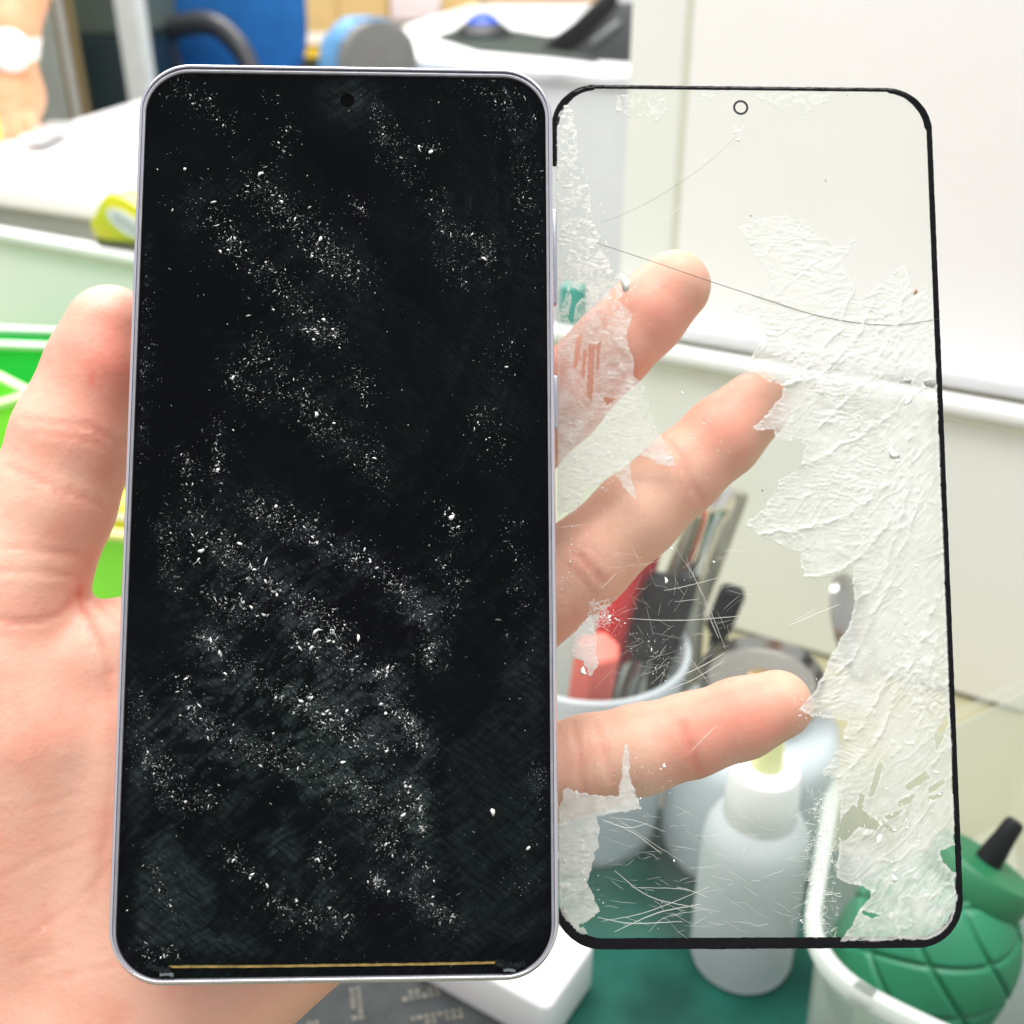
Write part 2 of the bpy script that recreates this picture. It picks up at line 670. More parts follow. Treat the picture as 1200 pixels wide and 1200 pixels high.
# greyer patches of film near the bottom left
for poly, amp in (([(170, 985), (200, 970), (225, 1010), (255, 1040), (250, 1075), (225, 1110), (160, 1112), (158, 1040)], .62),
                  ([(320, 1000), (345, 950), (300, 985)], .5),
                  ([(330, 950), (360, 985), (350, 1050), (315, 1000)], .42),
                  ([(215, 1085), (300, 1100), (330, 1122), (230, 1115)], .42),
                  ([(520, 880), (560, 850), (640, 700), (640, 1100), (540, 1110)], .22),
                  ([(150, 760), (185, 850), (175, 960), (148, 1010)], .30)):
    sd = poly_sd(pxs, pys, poly) + 10 * fine
    haze += amp * sstep(-6, 12, sd) * np.clip(0.75 + 0.7 * fine + .3 * st, 0.1, 1.5)
haze *= 1 - 0.75 * sstep(-4, 6, poly_sd(pxs, pys, [(355, 690), (420, 720), (480, 735), (478, 762), (425, 765), (380, 735)]))  # sharp black reflection in the panel, painted by thinning the haze
haze += .42 * np.exp(-(np.hypot(pxs - 407, pys - 117) / 26) ** 2) * np.clip(.8 + fine, .3, 1.5)
haze = np.clip(haze * .85, 0, 1.3)
vid = np.arange(U.size).reshape(U.shape)
q = np.stack([vid[:-1, :-1], vid[:-1, 1:], vid[1:, 1:], vid[1:, :-1]], -1).reshape(-1, 4)
m_disp, nt, b = new_mat('black_panel')
n, l = nt.nodes, nt.links
at = n.new('ShaderNodeAttribute')
at.attribute_name = 'haze'
mx = n.new('ShaderNodeMix')
mx.data_type = 'RGBA'
mx.inputs['A'].default_value = (0.0012, 0.0014, 0.0018, 1)
mx.inputs['B'].default_value = (0.022, 0.0245, 0.026, 1)
tc = n.new('ShaderNodeTexCoord')
fm = []
for ang_, sc_, lo_ in ((35, (260, 1500, 1), .35), (62, (300, 1700, 1), .7)):
    mp_ = n.new('ShaderNodeMapping')
    mp_.vector_type = 'TEXTURE'
    mp_.inputs['Rotation'].default_value = (0, 0, R(-ang_))
    mp_.inputs['Scale'].default_value = (1 / sc_[0], 1 / sc_[1], 1)
    l.new(tc.outputs['Object'], mp_.inputs['Vector'])
    fz = n.new('ShaderNodeTexNoise')
    fz.inputs['Scale'].default_value = 1.0
    fz.inputs['Detail'].default_value = 5
    fz.inputs['Roughness'].default_value = .65
    l.new(mp_.outputs['Vector'], fz.inputs['Vector'])
    fr_ = n.new('ShaderNodeMapRange')
    fr_.inputs['From Min'].default_value = .36
    fr_.inputs['From Max'].default_value = .66
    fr_.inputs['To Min'].default_value = lo_
    fr_.inputs['To Max'].default_value = 2 - lo_
    l.new(fz.outputs['Fac'], fr_.inputs['Value'])
    fm.append(fr_)
f1 = n.new('ShaderNodeMath')
f1.operation = 'MULTIPLY'
l.new(at.outputs['Fac'], f1.inputs[0])
l.new(fm[0].outputs['Result'], f1.inputs[1])
f2 = n.new('ShaderNodeMath')
f2.operation = 'MULTIPLY'
l.new(f1.outputs[0], f2.inputs[0])
l.new(fm[1].outputs['Result'], f2.inputs[1])
l.new(f2.outputs[0], mx.inputs['Factor'])
nz = n.new('ShaderNodeTexNoise')
nz.inputs['Scale'].default_value = 28
l.new(tc.outputs['Object'], nz.inputs['Vector'])
mt = n.new('ShaderNodeMix')
mt.data_type = 'RGBA'
mt.blend_type = 'MULTIPLY'
mt.inputs['Factor'].default_value = 1
cr = n.new('ShaderNodeValToRGB')
cr.color_ramp.elements[0].position = 0.38
cr.color_ramp.elements[0].color = (0.72, 1.05, 0.92, 1)
cr.color_ramp.elements[1].position = 0.62
cr.color_ramp.elements[1].color = (0.95, 0.95, 1.15, 1)
l.new(nz.outputs['Fac'], cr.inputs['Fac'])
l.new(mx.outputs['Result'], mt.inputs['A'])
l.new(cr.outputs['Color'], mt.inputs['B'])
l.new(mt.outputs['Result'], b.inputs['Base Color'])
rr = n.new('ShaderNodeMapRange')
rr.inputs['To Min'].default_value = 0.06
rr.inputs['To Max'].default_value = 0.5
l.new(at.outputs['Fac'], rr.inputs['Value'])
l.new(rr.outputs['Result'], b.inputs['Roughness'])
b.inputs['Specular IOR Level'].default_value = 0.06
from_arrays('display', np.stack([U.ravel(), Vv.ravel(), np.full(U.size, -0.62)], 1) / 1000, q, m_disp, phone, attrs={'haze': haze.ravel()})

# --- crumbs of adhesive, each a small irregular lump standing on the panel
ico = bmesh.new()
bmesh.ops.create_icosphere(ico, subdivisions=1, radius=1.0)
IV = np.array([v.co[:] for v in ico.verts])
IF = np.array([[v.index for v in f.verts] for f in ico.faces])
ico.free()


def crumbs(name, P, centres, sizes, m, parent, zbase, flat=0.35, ang0=None, kind='stuff'):
    vs = []
    fs = []
    sh = []
    k = 0
    for (u, v_), s in zip(centres, sizes):
        sh.append(np.full(12, np.clip(rng.beta(1.3, 1.5) * (.35 + 3.4 * s), .05, 1)))
        sx = s * rng.uniform(0.7, 1.9)
        sy = s * rng.uniform(0.45, 0.9)
        if s < .3 and rng.random() < .28:      # drawn-out wisps of glue
            sx *= rng.uniform(1.3, 2.2)
            sy *= .6
        a = rng.normal(ang0, 0.6) if ang0 is not None else rng.uniform(0, math.pi)
        P_ = IV * (1 + rng.normal(0, 0.22, (12, 1)))
        x = P_[:, 0] * sx
        y = P_[:, 1] * sy
        bend = rng.normal(0, 0.3) / max(sx, .05)
        y = y + bend * x * x
        z = P_[:, 2] * min(sx, sy) * flat
        vs.append(np.stack([u + x * math.cos(a) - y * math.sin(a), v_ + x * math.sin(a) + y * math.cos(a), zbase + np.maximum(z, -0.01)], 1))
        fs.append(IF + k)
        k += 12
    o = from_arrays(name, np.concatenate(vs) / 1000, np.concatenate(fs), m, parent, attrs={'shade': np.concatenate(sh)})
    if kind:
        o['kind'] = kind
    return o


cen = []
siz = []
for pts, w, n_, s_ in BANDS:
    P_ = np.array(pts, float)
    seg = np.linalg.norm(np.diff(P_, axis=0), axis=1)
    cum = np.concatenate([[0], np.cumsum(seg)]) / seg.sum()
    # clumped along the band
    nodes = rng.random(max(3, n_ // 9))
    for i in range(int(n_ * 0.85)):
        t = np.clip(rng.choice(nodes) + rng.normal(0, 0.035), 0, 1) if rng.random() < .65 else rng.random()
        x = np.interp(t, cum, P_[:, 0]) + rng.normal(0, w * .40)
        y = np.interp(t, cum, P_[:, 1]) + rng.normal(0, w * .40)
        c = PH.hit(x, y, -0.6)
        if abs(c[0]) > DW / 2 - .6 or abs(c[1]) > DH / 2 - .8:
            continue
        cen.append(c[:2])
        siz.append(float(np.clip(rng.lognormal(math.log(0.082), 0.58) * s_, 0.03, 0.34)))
        while siz[-1] > 0.22 and rng.random() < .35:      # a lump breaks into neighbours
            cen.append((cen[-1][0] + rng.normal(0, .45), cen[-1][1] + rng.normal(0, .45)))
            siz.append(siz[-1] * rng.uniform(.5, .8))
for (u, v_) in list(cen):
    for _ in range(1):      # fine dust round every crumb
        q2_ = (u + rng.normal(0, .75), v_ + rng.normal(0, .75))
        if abs(q2_[0]) < DW / 2 - .7 and abs(q2_[1] + .4) < DH / 2 - .9:
            cen.append(q2_)
            siz.append(float(rng.uniform(.025, .06)))
for i in range(260):
    cen.append((rng.uniform(-DW / 2 + 1, DW / 2 - 1), rng.uniform(-DH / 2 + 2, DH / 2 - 2)))
    siz.append(float(np.clip(rng.lognormal(math.log(0.055), 0.5), 0.025, 0.2)))
for x, y, s in ((217, 198, .42), (529, 607, .5), (420, 747, .45), (578, 951, .55), (281, 637, .42), (491, 172, .3), (250, 237, .4), (619, 994, .34),
                (514, 120, .25), (352, 760, .3), (305, 203, .4), (291, 370, .3), (292, 350, .28), (505, 178, .4), (555, 975, .2), (455, 1045, .3)):
    c = PH.hit(x, y, -0.6)
    cen.append(c[:2])
    siz.append(s)
m_crumb, nt, b = new_mat('adhesive_crumb')      # clearer and cloudier lumps of the same glue
n, l = nt.nodes, nt.links
at = n.new('ShaderNodeAttribute')
at.attribute_name = 'shade'
mx = n.new('ShaderNodeMix')
mx.data_type = 'RGBA'
mx.inputs['A'].default_value = (0.035, 0.042, 0.040, 1)
mx.inputs['B'].default_value = (0.74, 0.76, 0.73, 1)
l.new(at.outputs['Fac'], mx.inputs['Factor'])
l.new(mx.outputs['Result'], b.inputs['Base Color'])
b.inputs['Roughness'].default_value = 0.3
crumbs('adhesive_crumbs', PH, cen, siz, m_crumb, phone, -0.6, flat=0.55)
# soft dull crumbs pressed flat between them
dull = []
ds = []
for (u, v_) in cen[::1]:
    for _ in range(1):
        dull.append((np.clip(u + rng.normal(0, 1.6), -DW / 2 + .7, DW / 2 - .7), np.clip(v_ + rng.normal(0, 1.6), -DH / 2 + .9, DH / 2 - .9)))
        ds.append(float(np.clip(rng.lognormal(math.log(0.075), 0.55), 0.03, 0.3)))
m_dull = mat('dull_crumb', (0.035, 0.042, 0.04), rough=0.4, var=0.5, vscale=500)
crumbs('glue_flecks', PH, dull, ds, m_dull, phone, -0.62, flat=0.22)

# --- front camera, gold strip, torn glue at the bottom corners, buttons, antenna breaks
c = PH.hit(407, 117, -0.6)
bm = bmesh.new()
add_lathe(bm, [(1.25, -0.62), (1.25, -0.52), (1.02, -0.50), (0.95, -0.60), (0.0, -0.60)], 32)
for v_ in bm.verts:
    v_.co = Vector(((v_.co.x + c[0]) * .001, (v_.co.y + c[1]) * .001, v_.co.z * .001))
from_bm('front_camera', bm, m_lens, phone, angle=30)


def strip(name, pts, w, z0, z1, m, jag=0.0):
    bm = bmesh.new()
    P_ = spline([PH.hit(x, y, -0.5)[:2] for x, y in pts], 14)
    L = []
    for i, p in enumerate(P_):
        a = np.array(P_[max(i - 1, 0)])
        b_ = np.array(P_[min(i + 1, len(P_) - 1)])
        t = (b_ - a) / np.linalg.norm(b_ - a)
        nn = np.array([-t[1], t[0]])
        e = w / 2 * (1 + rng.normal(0, jag))
        f = w / 2 * (1 + rng.normal(0, jag))
        L.append([bm.verts.new(V((*((p + nn * e) * .001), z0 * .001))), bm.verts.new(V((*((p + nn * e * .8) * .001), z1 * .001))),
                  bm.verts.new(V((*((p - nn * f * .8) * .001), z1 * .001))), bm.verts.new(V((*((p - nn * f) * .001), z0 * .001)))])
    for a, b_ in zip(L[:-1], L[1:]):
        for i in range(3):
            bm.faces.new((a[i], a[i + 1], b_[i + 1], b_[i]))
    bm.faces.new(L[0])
    bm.faces.new(L[-1][::-1])
    return from_bm(name, bm, m, phone)


strip('gold_strip', [(198, 1133), (300, 1132.5), (420, 1131), (520, 1129.5), (586, 1128)], 0.42, -0.62, -0.42, m_gold, .08)
strip('torn_glue', [(173, 1130), (186, 1135), (200, 1137)], 1.1, -0.62, -0.1, m_blackglue, .3)
strip('torn_glue', [(580, 1128), (598, 1132), (616, 1129)], 1.1, -0.62, -0.1, m_blackglue, .3)
m_flake = mat('pale_flake', (0.10, 0.12, 0.125), rough=0.35)
strip('glue_flake', [(188, 1141.5), (198, 1141), (204, 1142)], 0.5, -0.5, -0.05, m_flake, .3)
strip('glue_flake', [(590, 1136), (598, 1136), (604, 1137)], 0.5, -0.5, -0.05, m_flake, .3)


def button(name, y0, y1):
    a = PH.hit(648, y0, -3)[1]
    b_ = PH.hit(649, y1, -3)[1]
    bm = bmesh.new()
    add_box(bm, ((PW / 2 + .22) * .001, (a + b_) / 2 * .001, -.0039), (.0011, abs(a - b_) * .001, .0024), bev=.00035)
    return from_bm(name, bm, m_btn, phone, angle=40)


button('volume_button', 245, 356)
button('power_button', 440, 502)
for side, yy in ((-1, 157), (-1, 318), (1, 1000)):
    v_ = PH.hit(165 if side < 0 else 655, yy, -3)[1]
    bm = bmesh.new()
    add_box(bm, (side * (PW / 2 - .35) * .001, v_ * .001, -.0039), (.00076, .0012, .0064), bev=.0002)
    from_bm('antenna_band', bm, m_band, phone)
for px_, top in ((555, 1), (245, 1), (220, 0), (572, 0)):
    u_ = PH.hit(px_, 85 if top else 1144, -3)[0]
    bm = bmesh.new()
    add_box(bm, (u_ * .001, (1 if top else -1) * (PHH / 2 - .35) * .001, -.0039), (.0012, .00076, .0064), bev=.0002)
    from_bm('antenna_band', bm, m_band, phone)

# ================================================================== COVER GLASS
glass = thing('cover_glass', 'cracked clear cover glass with black border and white adhesive film, beside the phone',
              'phone glass', GL.WC, GL.WR)
GR = 8.6
bm = bmesh.new()
add_prism(bm, [(x * .001, y * .001) for x, y in rrect(GW, GH, GR, 16)], -0.0006, 0.0)
from_bm('glass_pane', bm, glass_mat('clear_glass'), glass)


def border_ring():
    """black printed border with a raised chipped edge, wider at the bottom"""
    bm = bmesh.new()
    outer = rrect(GW, GH, GR, 18)
    dense = []
    for i, p in enumerate(outer):
        q_ = outer[(i + 1) % len(outer)]
        L = math.dist(p, q_)
        k = max(1, int(L / 0.8))
        for j in range(k):
            dense.append((p[0] + (q_[0] - p[0]) * j / k, p[1] + (q_[1] - p[1]) * j / k))
    rings = [[], [], [], [], []]
    N = len(dense)
    for i, p in enumerate(dense):
        a = np.array(dense[i - 1])
        b_ = np.array(dense[(i + 1) % N])
        t = (b_ - a) / (np.linalg.norm(b_ - a) + 1e-9)
        nn = np.array([-t[1], t[0]])      # inward for ccw
        p = np.array(p)
        fv = sstep(GH / 2 - 3, GH / 2, np.array(p[1]))
        fb = sstep(GH / 2 - 14, GH / 2 - 1, np.array(-p[1]))
        cor = 1.0 if (abs(p[0]) > GW / 2 - GR and p[1] > GH / 2 - GR) else 0.0
        w = 1.05 * (1 - fv) + 0.75 * fv + 0.85 * fb + 0.35 * cor
        w *= 1 + rng.normal(0, .015)
        o_ = 0.04 + abs(rng.normal(0, .035))
        for k, (ins, z) in enumerate(((-o_, -0.62), (-o_, 0.02), (w * .45, 0.10), (w * .55, 0.035), (w, 0.02))):
            c_ = p + nn * ins
            rings[k].append(bm.verts.new((c_[0] * .001, c_[1] * .001, z * .001)))
    vt, vb = GL.hit(650, 197, 0)[1], GL.hit(655, 1060, 0)[1]
    gone = [p[0] < -GW / 2 + .5 and vb < p[1] < vt for p in dense]      # the strip on the left has broken away
    for a, b_ in zip(rings[:-1], rings[1:]):
        for i in range(N):
            if not gone[i] and not gone[(i + 1) % N]:
                bm.faces.new((a[i], a[(i + 1) % N], b_[(i + 1) % N], b_[i]))
    bmesh.ops.delete(bm, geom=[v_ for v_ in bm.verts if not v_.link_faces], context='VERTS')
    return from_bm('black_border', bm, mat('border_black', (0.003, 0.003, 0.004), rough=0.2, var=.2, vscale=400, bump=.15, bscale=700, spec=.15), glass, angle=35)


border_ring()
c = GL.hit(868, 126, 0)
bm = bmesh.new()
add_lathe(bm, [(1.08, -0.01), (1.08, 0.03), (1.5, 0.03), (1.5, -0.01)], 40)
for v_ in bm.verts:
    v_.co = Vector(((v_.co.x + c[0]) * .001, (v_.co.y + c[1]) * .001, v_.co.z * .001))
for f in [f for f in bm.faces if len(f.verts) > 4]:
    bm.faces.remove(f)
from_bm('camera_ring', bm, mat('ring_black', (0.004, 0.004, 0.005), rough=.3), glass)

# --- residue: film patches with real thickness and wrinkles
PATCH = {}
PATCH['A'] = [(865, 266), (892, 256), (920, 251), (945, 262), (960, 277), (985, 288), (1004, 279), (994, 297), (985, 306), (1000, 336), (1008, 350),
              (1040, 326), (1060, 309), (1066, 324), (1072, 347), (1086, 338), (1093, 372), (1097, 420), (1108, 640), (1116, 880), (1120, 1000), (1121, 1060),
              (1113, 1088), (1088, 1102), (985, 1103), (1003, 1074), (1020, 1046), (1010, 1038), (994, 1037), (980, 1030), (979, 1008), (985, 975), (984, 940), (981, 912),
              (962, 908), (984, 872), (992, 846), (975, 842), (952, 840), (937, 831), (954, 806), (962, 796), (972, 770), (978, 760), (995, 735), (1000, 712),
              (999, 690), (1000, 664), (974, 678), (943, 678), (937, 666), (937, 648), (887, 627), (873, 613), (900, 590), (913, 564), (938, 547), (942, 523),
              (936, 516), (908, 516), (905, 504), (878, 503), (900, 484), (913, 463), (917, 452), (888, 442), (873, 435), (884, 410), (897, 394), (888, 370), (854, 365),
              (882, 347), (902, 333), (900, 318), (882, 297), (876, 284)]
PATCH['B'] = [(652, 140), (660, 120), (672, 130), (679, 185), (690, 215), (696, 265), (712, 285), (716, 312), (738, 322), (734, 340), (724, 352), (741, 368), (733, 395),
              (742, 420), (743, 440), (754, 452), (764, 488), (776, 514), (796, 549), (774, 543), (750, 533), (737, 540), (746, 588), (733, 572), (720, 556), (700, 566),
              (681, 577), (682, 590), (671, 601), (655, 605), (650, 600), (648, 400)]
PATCH['C'] = [(691, 722), (697, 734), (699, 752), (701, 770), (700, 784), (692, 791), (684, 776), (671, 770), (668, 763), (675, 741)]
PATCH['D'] = [(653, 945), (662, 922), (690, 930), (724, 933), (729, 905), (733, 866), (739, 910), (752, 948), (725, 955), (700, 957), (703, 970), (701, 988), (694, 1013),
              (688, 1034), (697, 1050), (704, 1068), (690, 1078), (680, 1084), (690, 1094), (684, 1096), (668, 1084), (653, 1070)]
PATCH['E'] = [(720, 110), (778, 110), (784, 128), (772, 143), (736, 137), (720, 132)]
PATCH['G'] = [(884, 110), (960, 109), (990, 113), (966, 122), (945, 136), (925, 133), (892, 119)]
PATCH['H'] = [(815, 110), (842, 110), (838, 118), (822, 119)]
LEAVES = [[(938, 547), (975, 530), (1012, 510), (1050, 480)], [(887, 627), (940, 622), (990, 606), (1040, 570)], [(943, 678), (985, 668), (1015, 648), (1045, 610)],
          [(915, 455), (960, 440), (1000, 400), (1035, 335)], [(962, 800), (1000, 770), (1040, 690), (1075, 590)], [(981, 912), (1020, 880), (1060, 800), (1100, 700)],
          [(1000, 712), (1030, 680), (1060, 600), (1070, 500)], [(1000, 336), (985, 380), (960, 420), (930, 450)], [(984, 872), (1010, 850), (1045, 790)], [(1066, 330), (1050, 380), (1020, 440), (960, 500)],
          [(1118, 870), (1090, 900), (1060, 950), (1000, 985)], [(1100, 740), (1085, 800), (1095, 860)]]
HOLES = [[(1030, 893), (1034, 897), (1024, 930), (1019, 934)], [(1008, 931), (1012, 933), (1009, 950), (1005, 952)],
         [(1053, 940), (1072, 931), (1066, 940), (1054, 945)], [(1085, 905), (1088, 912), (1064, 926), (1062, 921)], [(1038, 957), (1057, 949), (1050, 957), (1039, 960)],
         [(1034, 963), (1048, 974), (1046, 976), (1035, 967)], [(1102, 998), (1121, 990), (1121, 1022), (1116, 1020), (1106, 1010)],
         [(1000, 945), (1012, 952), (1030, 966), (1026, 972), (1006, 968), (990, 985), (984, 985), (986, 960)],
         [(1055, 448), (1068, 446), (1066, 451), (1057, 451)], [(1083, 448), (1098, 446), (1094, 455), (1084, 452)], [(1088, 925), (1105, 914), (1107, 917), (1090, 929)],
         [(1088, 935), (1104, 930), (1103, 933), (1089, 938)], [(1096, 862), (1108, 840), (1110, 850), (1098, 878)], [(1012, 1068), (1030, 1073), (1022, 1075), (1011, 1070)],
         [(655, 330), (668, 328), (662, 345), (656, 366), (654, 350)], [(668, 336), (684, 346), (674, 358), (670, 380), (666, 372), (671, 350)], [(676, 396), (682, 392), (676, 430), (672, 432)],
         [(690, 404), (697, 405), (693, 470), (688, 460)], [(684, 410), (688, 412), (684, 445), (681, 440)], [(706, 466), (720, 468), (712, 474)],
         [(699, 405), (704, 400), (700, 440)], [(1075, 215), (1077, 215), (1076, 217)]]


def patch(key, step=0.19, opac=0.9, rip=1.0, hmax=0.13, soft=1.0, tex=0):
    poly = np.array([GL.hit(x, y, 0.05)[:2] for x, y in PATCH[key]])
    u0, v0 = poly.min(0) - 1
    u1, v1 = poly.max(0) + 1
    nu = int((u1 - u0) / step)
    nv = int((v1 - v0) / step)
    uu, vv = np.meshgrid(np.linspace(u0, u1, nu), np.linspace(v0, v1, nv))
    sd = poly_sd(uu, vv, poly)
    sd = sd + 0.55 * fbm(uu / 2.2, vv / 2.2, 71, 4) + 0.35 * fbm(uu / .5, vv / .5, 77, 2)
    for h in HOLES:
        hp = np.array([GL.hit(x, y, .05)[:2] for x, y in h])
        if hp[:, 0].max() < u0 or hp[:, 0].min() > u1 or hp[:, 1].max() < v0 or hp[:, 1].min() > v1:
            continue
        sh = poly_sd(uu, vv, hp)
        sd = np.minimum(sd, -(sh + .22 * fbm(uu / .5, vv / .5, 79, 2)))
    # stay inside the black border
    m_in = poly_sd(uu, vv, rrect(GW - 1.6, GH - 2.0, GR - .8, 8))
    sd = np.minimum(sd, m_in)
    film = sstep(0.0, 0.22 * soft, sd)
    wx = uu + 1.6 * fbm(uu / 6, vv / 6, 81, 3)
    wy = vv + 1.9 * fbm(uu / 7 + 9, vv / 7, 85, 3)
    # a spine runs down the sheet; wrinkles lie flat on its left and climb steeply on its right
    spine = np.interp(vv, [-80, -60, -30, 0, 25, 50, 90], [18, 19, 21, 24, 27.5, 30, 31]) + 2.2 * fbm(vv / 14, uu / 30, 87, 2)
    side = sstep(-3.5, 3.5, uu - spine)

    def fibre(th, la, lc, sd_):
        al = wx * math.cos(th) + wy * math.sin(th)
        ac_ = -wx * math.sin(th) + wy * math.cos(th)
        return fbm(al / la, ac_ / lc, sd_, 4)

    left = fibre(-.12, 3.2, .42, 141) + .8 * fibre(.25, 2.2, .3, 145)
    right = fibre(.85, 3.4, .45, 151) + .8 * fibre(1.1, 2.0, .3, 155)
    fan = vv * .97 + uu * .2 + 2.6 * fbm(uu / 16, vv / 22, 89, 3)
    wave = np.sin(2 * math.pi * (fan + .6 * (wy - vv)) / 0.8 + 3.6 * fbm(uu / 2.2, vv / 2.2, 93, 4)) * sstep(-.05, .3, fbm(uu / 7, vv / 7, 97, 3)) * (1 - side)
    ripple = 2.3 * (left * (1 - side) + right * side) + .5 * wave + 0.7 * fbm(wx / .35, wy / .35, 105, 2)
    ripple = ripple * (.35 + .9 * sstep(-.3, .3, fbm(uu / 5, vv / 5, 99, 3)))
    lump = fbm(uu / 1.6, vv / 1.6, 111, 4)
    clump = sstep(.38, .62, fbm(uu / 1.1 + 5, vv / 1.1, 115, 3) + .55 * fbm(uu / 9, vv / 14, 119, 2))
    ridge = np.exp(-(np.abs(fbm((wx * .72 - wy * .70) / 5, (wx * .70 + wy * .72) / 17, 123, 3)) / .028) ** 2)
    h = film * (0.05 + hmax * (0.30 * ripple * rip + 0.32 * lump + 0.8 * clump + 0.7 * ridge * rip))
    if key == 'A':      # overlapping leaf-shaped layers, each with a rolled edge
        for lf in LEAVES:
            lp2 = [GL.hit(x, y, .05)[:2] for x, y in lf]
            d = line_d(uu + .9 * fbm(uu / 2.5, vv / 2.5, 161, 3), vv + .9 * fbm(uu / 2.5, vv / 2.5, 165, 3), lp2)
            h = h + .22 * np.exp(-(d / .26) ** 2) * sstep(-.25, .2, fbm(uu / 1.5, vv / 1.5, 167, 3)) + .10 * np.exp(-(d / .9) ** 2)
    # rolled-up rim
    h = h + 0.09 * np.exp(-((sd - .25) / .2) ** 2) * sstep(-.2, .3, fbm(uu / 1.3, vv / 1.3, 127, 3))
    dens = opac * (0.86 + 0.22 * lump + 0.10 * ripple * rip + 0.25 * clump)
    if tex == 1:      # crushed, glassy crystals: lets more through
        cell = fbm(uu / .8, vv / .8, 131, 3)
        cov = sstep(-.25, .22, cell + .35 * fbm(uu / 3, vv / 3, 133, 2))
        px_, py_ = to_px(GL, uu, vv, .05)
        lowpart = sstep(300, 420, py_)
        cov = cov * (1 - lowpart) + lowpart * (.55 + .3 * lump + .25 * sstep(480, 520, py_))
        dens = dens * cov
        h = h * (.8 + .8 * cov * (1 - lowpart))
    if key == 'A':      # thin feathered outer layers, thicker towards the spine
        dens = dens * (.70 + .29 * sstep(.3, 4.0, sd + 2.2 * fbm(uu / 4, vv / 4, 171, 3))) * (.9 + .18 * fbm(uu / 7, vv / 9, 175, 3))
        dens = dens + .25 * np.exp(-((sd - .3) / .3) ** 2)
    dens = np.clip(dens, 0.03, 0.97) * sstep(0.0, 0.12 if key != 'A' else .3, sd)
    keep = sd > -0.12
    cell = keep[:-1, :-1] & keep[1:, :-1] & keep[:-1, 1:] & keep[1:, 1:]
    ids = np.arange(uu.size).reshape(uu.shape)
    qs = np.stack([ids[:-1, :-1], ids[:-1, 1:], ids[1:, 1:], ids[1:, :-1]], -1)[cell]
    used = np.unique(qs)
    remap = np.full(uu.size, -1)
    remap[used] = np.arange(len(used))
    co = np.stack([uu.ravel(), vv.ravel(), 0.012 + np.maximum(h, 0.002).ravel()], 1)[used] / 1000
    return from_arrays('adhesive_residue', co, remap[qs], m_film, glass, attrs={'dens': dens.ravel()[used]})


m_film = film_mat('adhesive_film', (0.69, 0.70, 0.66), attr='dens', translucent=0.30, rough=0.32, gloss=0.05)
patch('A', opac=1.0)['label'] = 'large sheet of wrinkled white adhesive film down the right side'
patch('B', opac=0.92, rip=.7, tex=1)['label'] = 'crushed white adhesive down the left edge'
patch('C', step=.15, opac=.9, rip=.4)
patch('D', step=.17, opac=.85, rip=.5)
patch('E', step=.17, opac=.5, rip=.3, tex=1)
patch('G', step=.17, opac=.5, rip=.3, soft=3, tex=1)
patch('H', step=.17, opac=.42, rip=.3, soft=3, tex=1)

# --- loose white crumbs on the glass
gc = []
gs = []
for pts, w, n_, s_ in (([(700, 200), (705, 300), (745, 350)], 10, 70, .8), ([(700, 570), (740, 560)], 14, 30, .8), ([(660, 610), (675, 640), (660, 690)], 10, 60, .7),
                       ([(690, 720), (720, 725), (705, 715)], 8, 60, .8), ([(1060, 450), (1075, 560), (1060, 690), (1090, 780)], 22, 160, 1.5),
                       ([(960, 930), (970, 990), (940, 1090)], 9, 180, .9), ([(1000, 960), (1050, 1000), (1090, 900)], 26, 140, 1.3), ([(940, 790), (935, 880)], 14, 30, .8),
                       ([(680, 980), (700, 1060)], 8, 40, .8), ([(870, 150), (862, 155)], 7, 16, 1.0), ([(800, 420), (820, 500), (850, 540)], 30, 40, .7), ([(680, 850), (740, 900), (790, 930)], 28, 70, .7),
                       ([(720, 740), (780, 770), (760, 790)], 18, 120, .6), ([(1020, 560), (980, 620), (1040, 640)], 16, 50, 1.3), ([(1110, 900), (1100, 960)], 8, 50, 1.0)):
    P_ = np.array(pts, float)
    seg = np.linalg.norm(np.diff(P_, axis=0), axis=1)
    cum = np.concatenate([[0], np.cumsum(seg)]) / seg.sum()
    for i in range(n_):
        t = rng.random()
        c = GL.hit(np.interp(t, cum, P_[:, 0]) + rng.normal(0, w * .6), np.interp(t, cum, P_[:, 1]) + rng.normal(0, w * .6), 0)
        if abs(c[0]) > GW / 2 - 1.6 or abs(c[1]) > GH / 2 - 2.4:
            continue
        gc.append(c[:2])
        gs.append(float(np.clip(rng.lognormal(math.log(.085), .55) * s_, .03, .42)))
for i in range(130):
    gc.append((rng.uniform(-GW / 2 + 2, GW / 2 - 2), rng.uniform(-GH / 2 + 3, GH / 2 - 3)))
    gs.append(float(np.clip(rng.lognormal(math.log(.05), .5), .025, .15)))
for x, y, s in ((1044, 528, .75), (1047, 534, .7), (1051, 540, .55), (1040, 524, .5), (787, 643, .45), (781, 681, .42), (836, 658, .35), (682, 788, .5), (778, 898, .45), (1048, 1030, .7), (735, 332, 1.1),
                (790, 1009, .25), (1030, 985, .9), (882, 400, .3), (1065, 470, .8)):
    gc.append(GL.hit(x, y, 0)[:2])
    gs.append(s)
crumbs('residue_crumbs', GL, gc, gs, mat('white_crumb', (0.8, 0.8, 0.76), rough=.45, var=.1), glass, .02, flat=.5)
dark = [GL.hit(x, y, 0)[:2] for x, y in ((893, 575), (880, 253), (967, 212), (993, 112))]
crumbs('dirt_specks', GL, dark, [.22, .2, .2, .16], mat('dark_speck', (.08, .06, .04)), glass, .02, flat=.6)
crumbs('amber_speck', GL, [GL.hit(1073, 342, 0)[:2]], [.5], mat('amber_speck', (.3, .17, .07)), glass, .12, flat=.6, kind=None)


